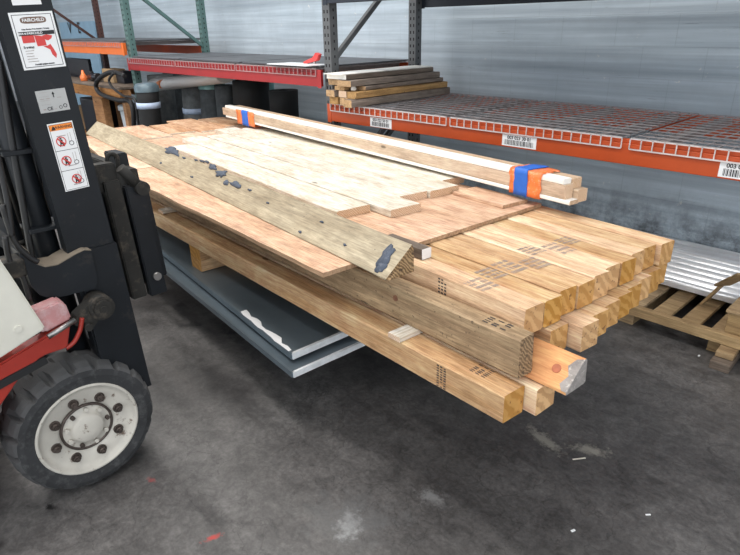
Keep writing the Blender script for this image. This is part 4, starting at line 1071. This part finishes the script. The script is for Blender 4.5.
for k, (cx_, cy_) in enumerate(((.028, -.058), (.028, -.120), (.044, -.183))):
    sub(s3, ringpoly(cx_, cy_, .0155, .003), 'lab_red', 'prohibition_ring', .0016)
    sub(s3, [[(cx_-.011, cy_+.008), (cx_-.008, cy_+.011), (cx_+.011, cy_-.008), (cx_+.008, cy_-.011)]], 'lab_red', 'slash', .0020)
    sub(s3, [[(cx_-.003, cy_+.011), (cx_+.003, cy_+.011), (cx_+.003, cy_+.006), (cx_-.003, cy_+.006)], [(cx_-.005, cy_+.005), (cx_+.005, cy_+.005), (cx_+.004, cy_-.006), (cx_+.008, cy_-.016), (cx_+.004, cy_-.016), (cx_, cy_-.007), (cx_-.004, cy_-.016), (cx_-.008, cy_-.016), (cx_-.004, cy_-.006)]], 'lab_black', 'figure', .0012)
    sub(s3, ringpoly(.058, cy_-.010, .0075, .0018), 'lab_black', 'wheel_icon')
    sub(s3, [R4(.052, cy_+.022, .053, cy_-.006), R4(.060, cy_+.024, .061, cy_-.003)] + ([R4(.018, cy_+.016, .046, cy_+.018)] if k == 0 else [R4(.030, cy_-.017, .055, cy_-.019)]), 'ink2', 'mast_icon')
# rotated letter N above the sticker
p = on_mast(27, 9); mfN = mastframe(27, 9, .001)
text('lettering', 'N', .098, mfN @ T(.008, .016, 0) @ Matrix.Rotation(R(90), 4, 'Z') @ T(.032, .0, 0), 'paper', FK, .006)

# ------------------------------------------------ pallet and roofing, right
PZ = .135
a0 = onz(630.8, 306, PZ); a1 = onz(740, 340, PZ); a0.z = a1.z = 0
px_ = (a1-a0).normalized(); pr0 = a0-px_*.10
py_ = Vector((-px_.y, px_.x, 0))
mp_ = frame(px_, py_, Vector((0, 0, 1)), pr0)
t = empty('wooden_pallet', (0, 0, 0), 'wooden pallet on the floor by the wall under the metal roofing stack', 'pallet'); t.matrix_world = mp_
bm = bmesh.new(); box(bm, (0, 0, PZ-.055), (1.10, .04, PZ), .003); link('front_board', bm, 'crate', t)
for k, xx in enumerate((.02, .50, 1.0)):
    bm = bmesh.new(); box(bm, (xx, -.0 if k != 1 else -.17, 0), (xx+.09, 1.0, .075), .004) if 0 else box(bm, (xx, .045, .0), (xx+.09, 1.0, PZ-.022), .004); link('stringer', bm, 'crate', t)
for k in range(7):
    xx = .06+k*.148; bm = bmesh.new(); box(bm, (xx, .042, PZ-.02), (xx+.092, 1.02, PZ), .002); link('deck_slat', bm, 'crate', t)
# timber under the pallet sticking out
u0 = onz(718, 371, .0)
bm = bmesh.new(); box(bm, (-.045, 0, 0), (.045, .30, .045), .004)
dleg = (onz(745, 335, 0)-onz(716, 373, 0)).normalized()
tag(link('floor_timber', bm, 'grey_wood', None, frame(Vector((dleg.y, -dleg.x, 0)), Vector((dleg.x, dleg.y, 0)), Vector((0, 0, 1)), u0)), 'short weathered timber on the floor poking out from under the pallet', 'timber')
bm = bmesh.new(); box(bm, (-.04, .0, 0), (.04, .12, .03), .003)
u1 = onz(731, 352, .0); tag(link('floor_block', bm, 'crate', None, frame(Vector((dleg.y, -dleg.x, 0)), Vector((dleg.x, dleg.y, 0)), Vector((0, 0, 1)), Vector((u0.x+dleg.x*.055, u0.y+dleg.y*.055, .0465)))), 'small wood block on the short timber under the pallet', 'block')
# cardboard corner at the right edge
q = onz(724, 332, PZ)
t = empty('wooden_box', (q.x, q.y, PZ+.001), 'light brown wooden box standing on the pallet at the right edge of the picture', 'box')
bm = bmesh.new(); box(bm, (0, 0, 0), (.4, .3, .11), .004); link('box_body', bm, 'crate', t)
bm = bmesh.new(); box(bm, (-.012, -.012, .111), (.41, .31, .128), .003); link('box_lid', bm, 'crate', t)
# leaning lath strip
bm = bmesh.new(); pts = [onz(704, 302, .15), ony(722, 285, 3.35), ony(745, 274, 3.25)]
for a, b in zip(pts, pts[1:]): bar(bm, a, b, .085, .012)
tag(link('bent_lath', bm, 'crate'), 'bent strip of thin wood lying between the roofing stack and the box', 'strip')
# corrugated roofing sheets
def roofing(z0, n, dx_, label, k):
    bm = bmesh.new(); Wd = .80; Ls = 1.42; steps = 72; rows = []
    for i in range(steps+1):
        y = Wd*i/steps; ph = (y/.0889) % 1; zz = .020*math.sin(2*math.pi*ph)
        rows.append((y, zz))
    A = [bm.verts.new((0, y, z)) for y, z in rows]; B = [bm.verts.new((Ls, y, z)) for y, z in rows]
    for i in range(steps): f = bm.faces.new((A[i], B[i], B[i+1], A[i+1])); f.smooth = True
    pos = RA+rx_*dx_; o = link('roofing_sheet', bm, 'roofing', None, frame(rx_, ry_, Vector((0, 0, 1)), Vector((pos.x, pos.y, z0))))
    o.rotation_mode = 'XYZ'
    s = o.modifiers.new('t', 'SOLIDIFY'); s.thickness = .0015
    return tag(o, label, 'roofing sheet', 'corrugated roofing sheets on the pallet')
ra_ = onz(659, 281, .17); rb_ = onz(735, 302, .17); rx_ = (rb_-ra_).normalized(); ry_ = Vector((-rx_.y, rx_.x, 0)); RA = ra_-rx_*.55
lbs = ['lowest', 'second lowest', 'middle', 'second highest', 'topmost']
for k in range(5): roofing(PZ+.020+.006*k, 1, .015*(k % 2), 'bright corrugated metal roofing sheet, %s of the stack on the pallet' % lbs[k], k)

# debris on floor
def debris(px, py, s, mat, label, lg=2):
    p = onz(px, py, 0); bm = bmesh.new(); box(bm, (-s*lg/2, -s/2, 0), (s*lg/2, s/2, s*.4), s*.1)
    tag(link('wood_chip', bm, mat, None, T(p.x, p.y, .0005) @ Matrix.Rotation(px, 4, 'Z')), label, 'chip', 'small scraps on the floor')
debris(579, 459, .006, 'white', 'thin pale splinter on the floor right below the load corner', 9)
debris(573, 531, .008, 'paper', 'small white chip near the bottom edge of the floor')
debris(699, 356, .008, 'paper', 'small white chip on the floor in front of the pallet')
debris(648, 515, .006, 'paper', 'tiny pale scrap on the floor at the lower right', 3)

# ----------------------------------------------------------------- lighting
def area(loc, rot, sx, sy, e, c):
    l = bpy.data.lights.new('unseen_overhead_light', 'AREA'); l.shape = 'RECTANGLE'; l.size = sx; l.size_y = sy; l.energy = e; l.color = c
    o = bpy.data.objects.new('unseen_overhead_light', l); COL.objects.link(o); o.location = loc; o.rotation_euler = rot; return o
for (x, y) in ((-6.2, -.9), (-1.5, .6), (-4.5, .6), (-8, .6), (-3.0, 2.3), (-7, 2.3), (1.0, -1.5), (-3, -2.5)):  # unseen ceiling strips; the first is added to brighten the floor at left
    area((x, y, 4.85), (0, 0, 0), 2.4, .3, 66, (1, .97, .93))
w = bpy.data.worlds.new('world'); SC.world = w; w.use_nodes = True
bg = w.node_tree.nodes['Background']; bg.inputs['Color'].default_value = (.90, .95, 1.0, 1); bg.inputs['Strength'].default_value = 1.7
SC.view_settings.view_transform = 'Standard'; SC.view_settings.look = 'None'; SC.view_settings.gamma = 1; SC.view_settings.exposure = 0.2
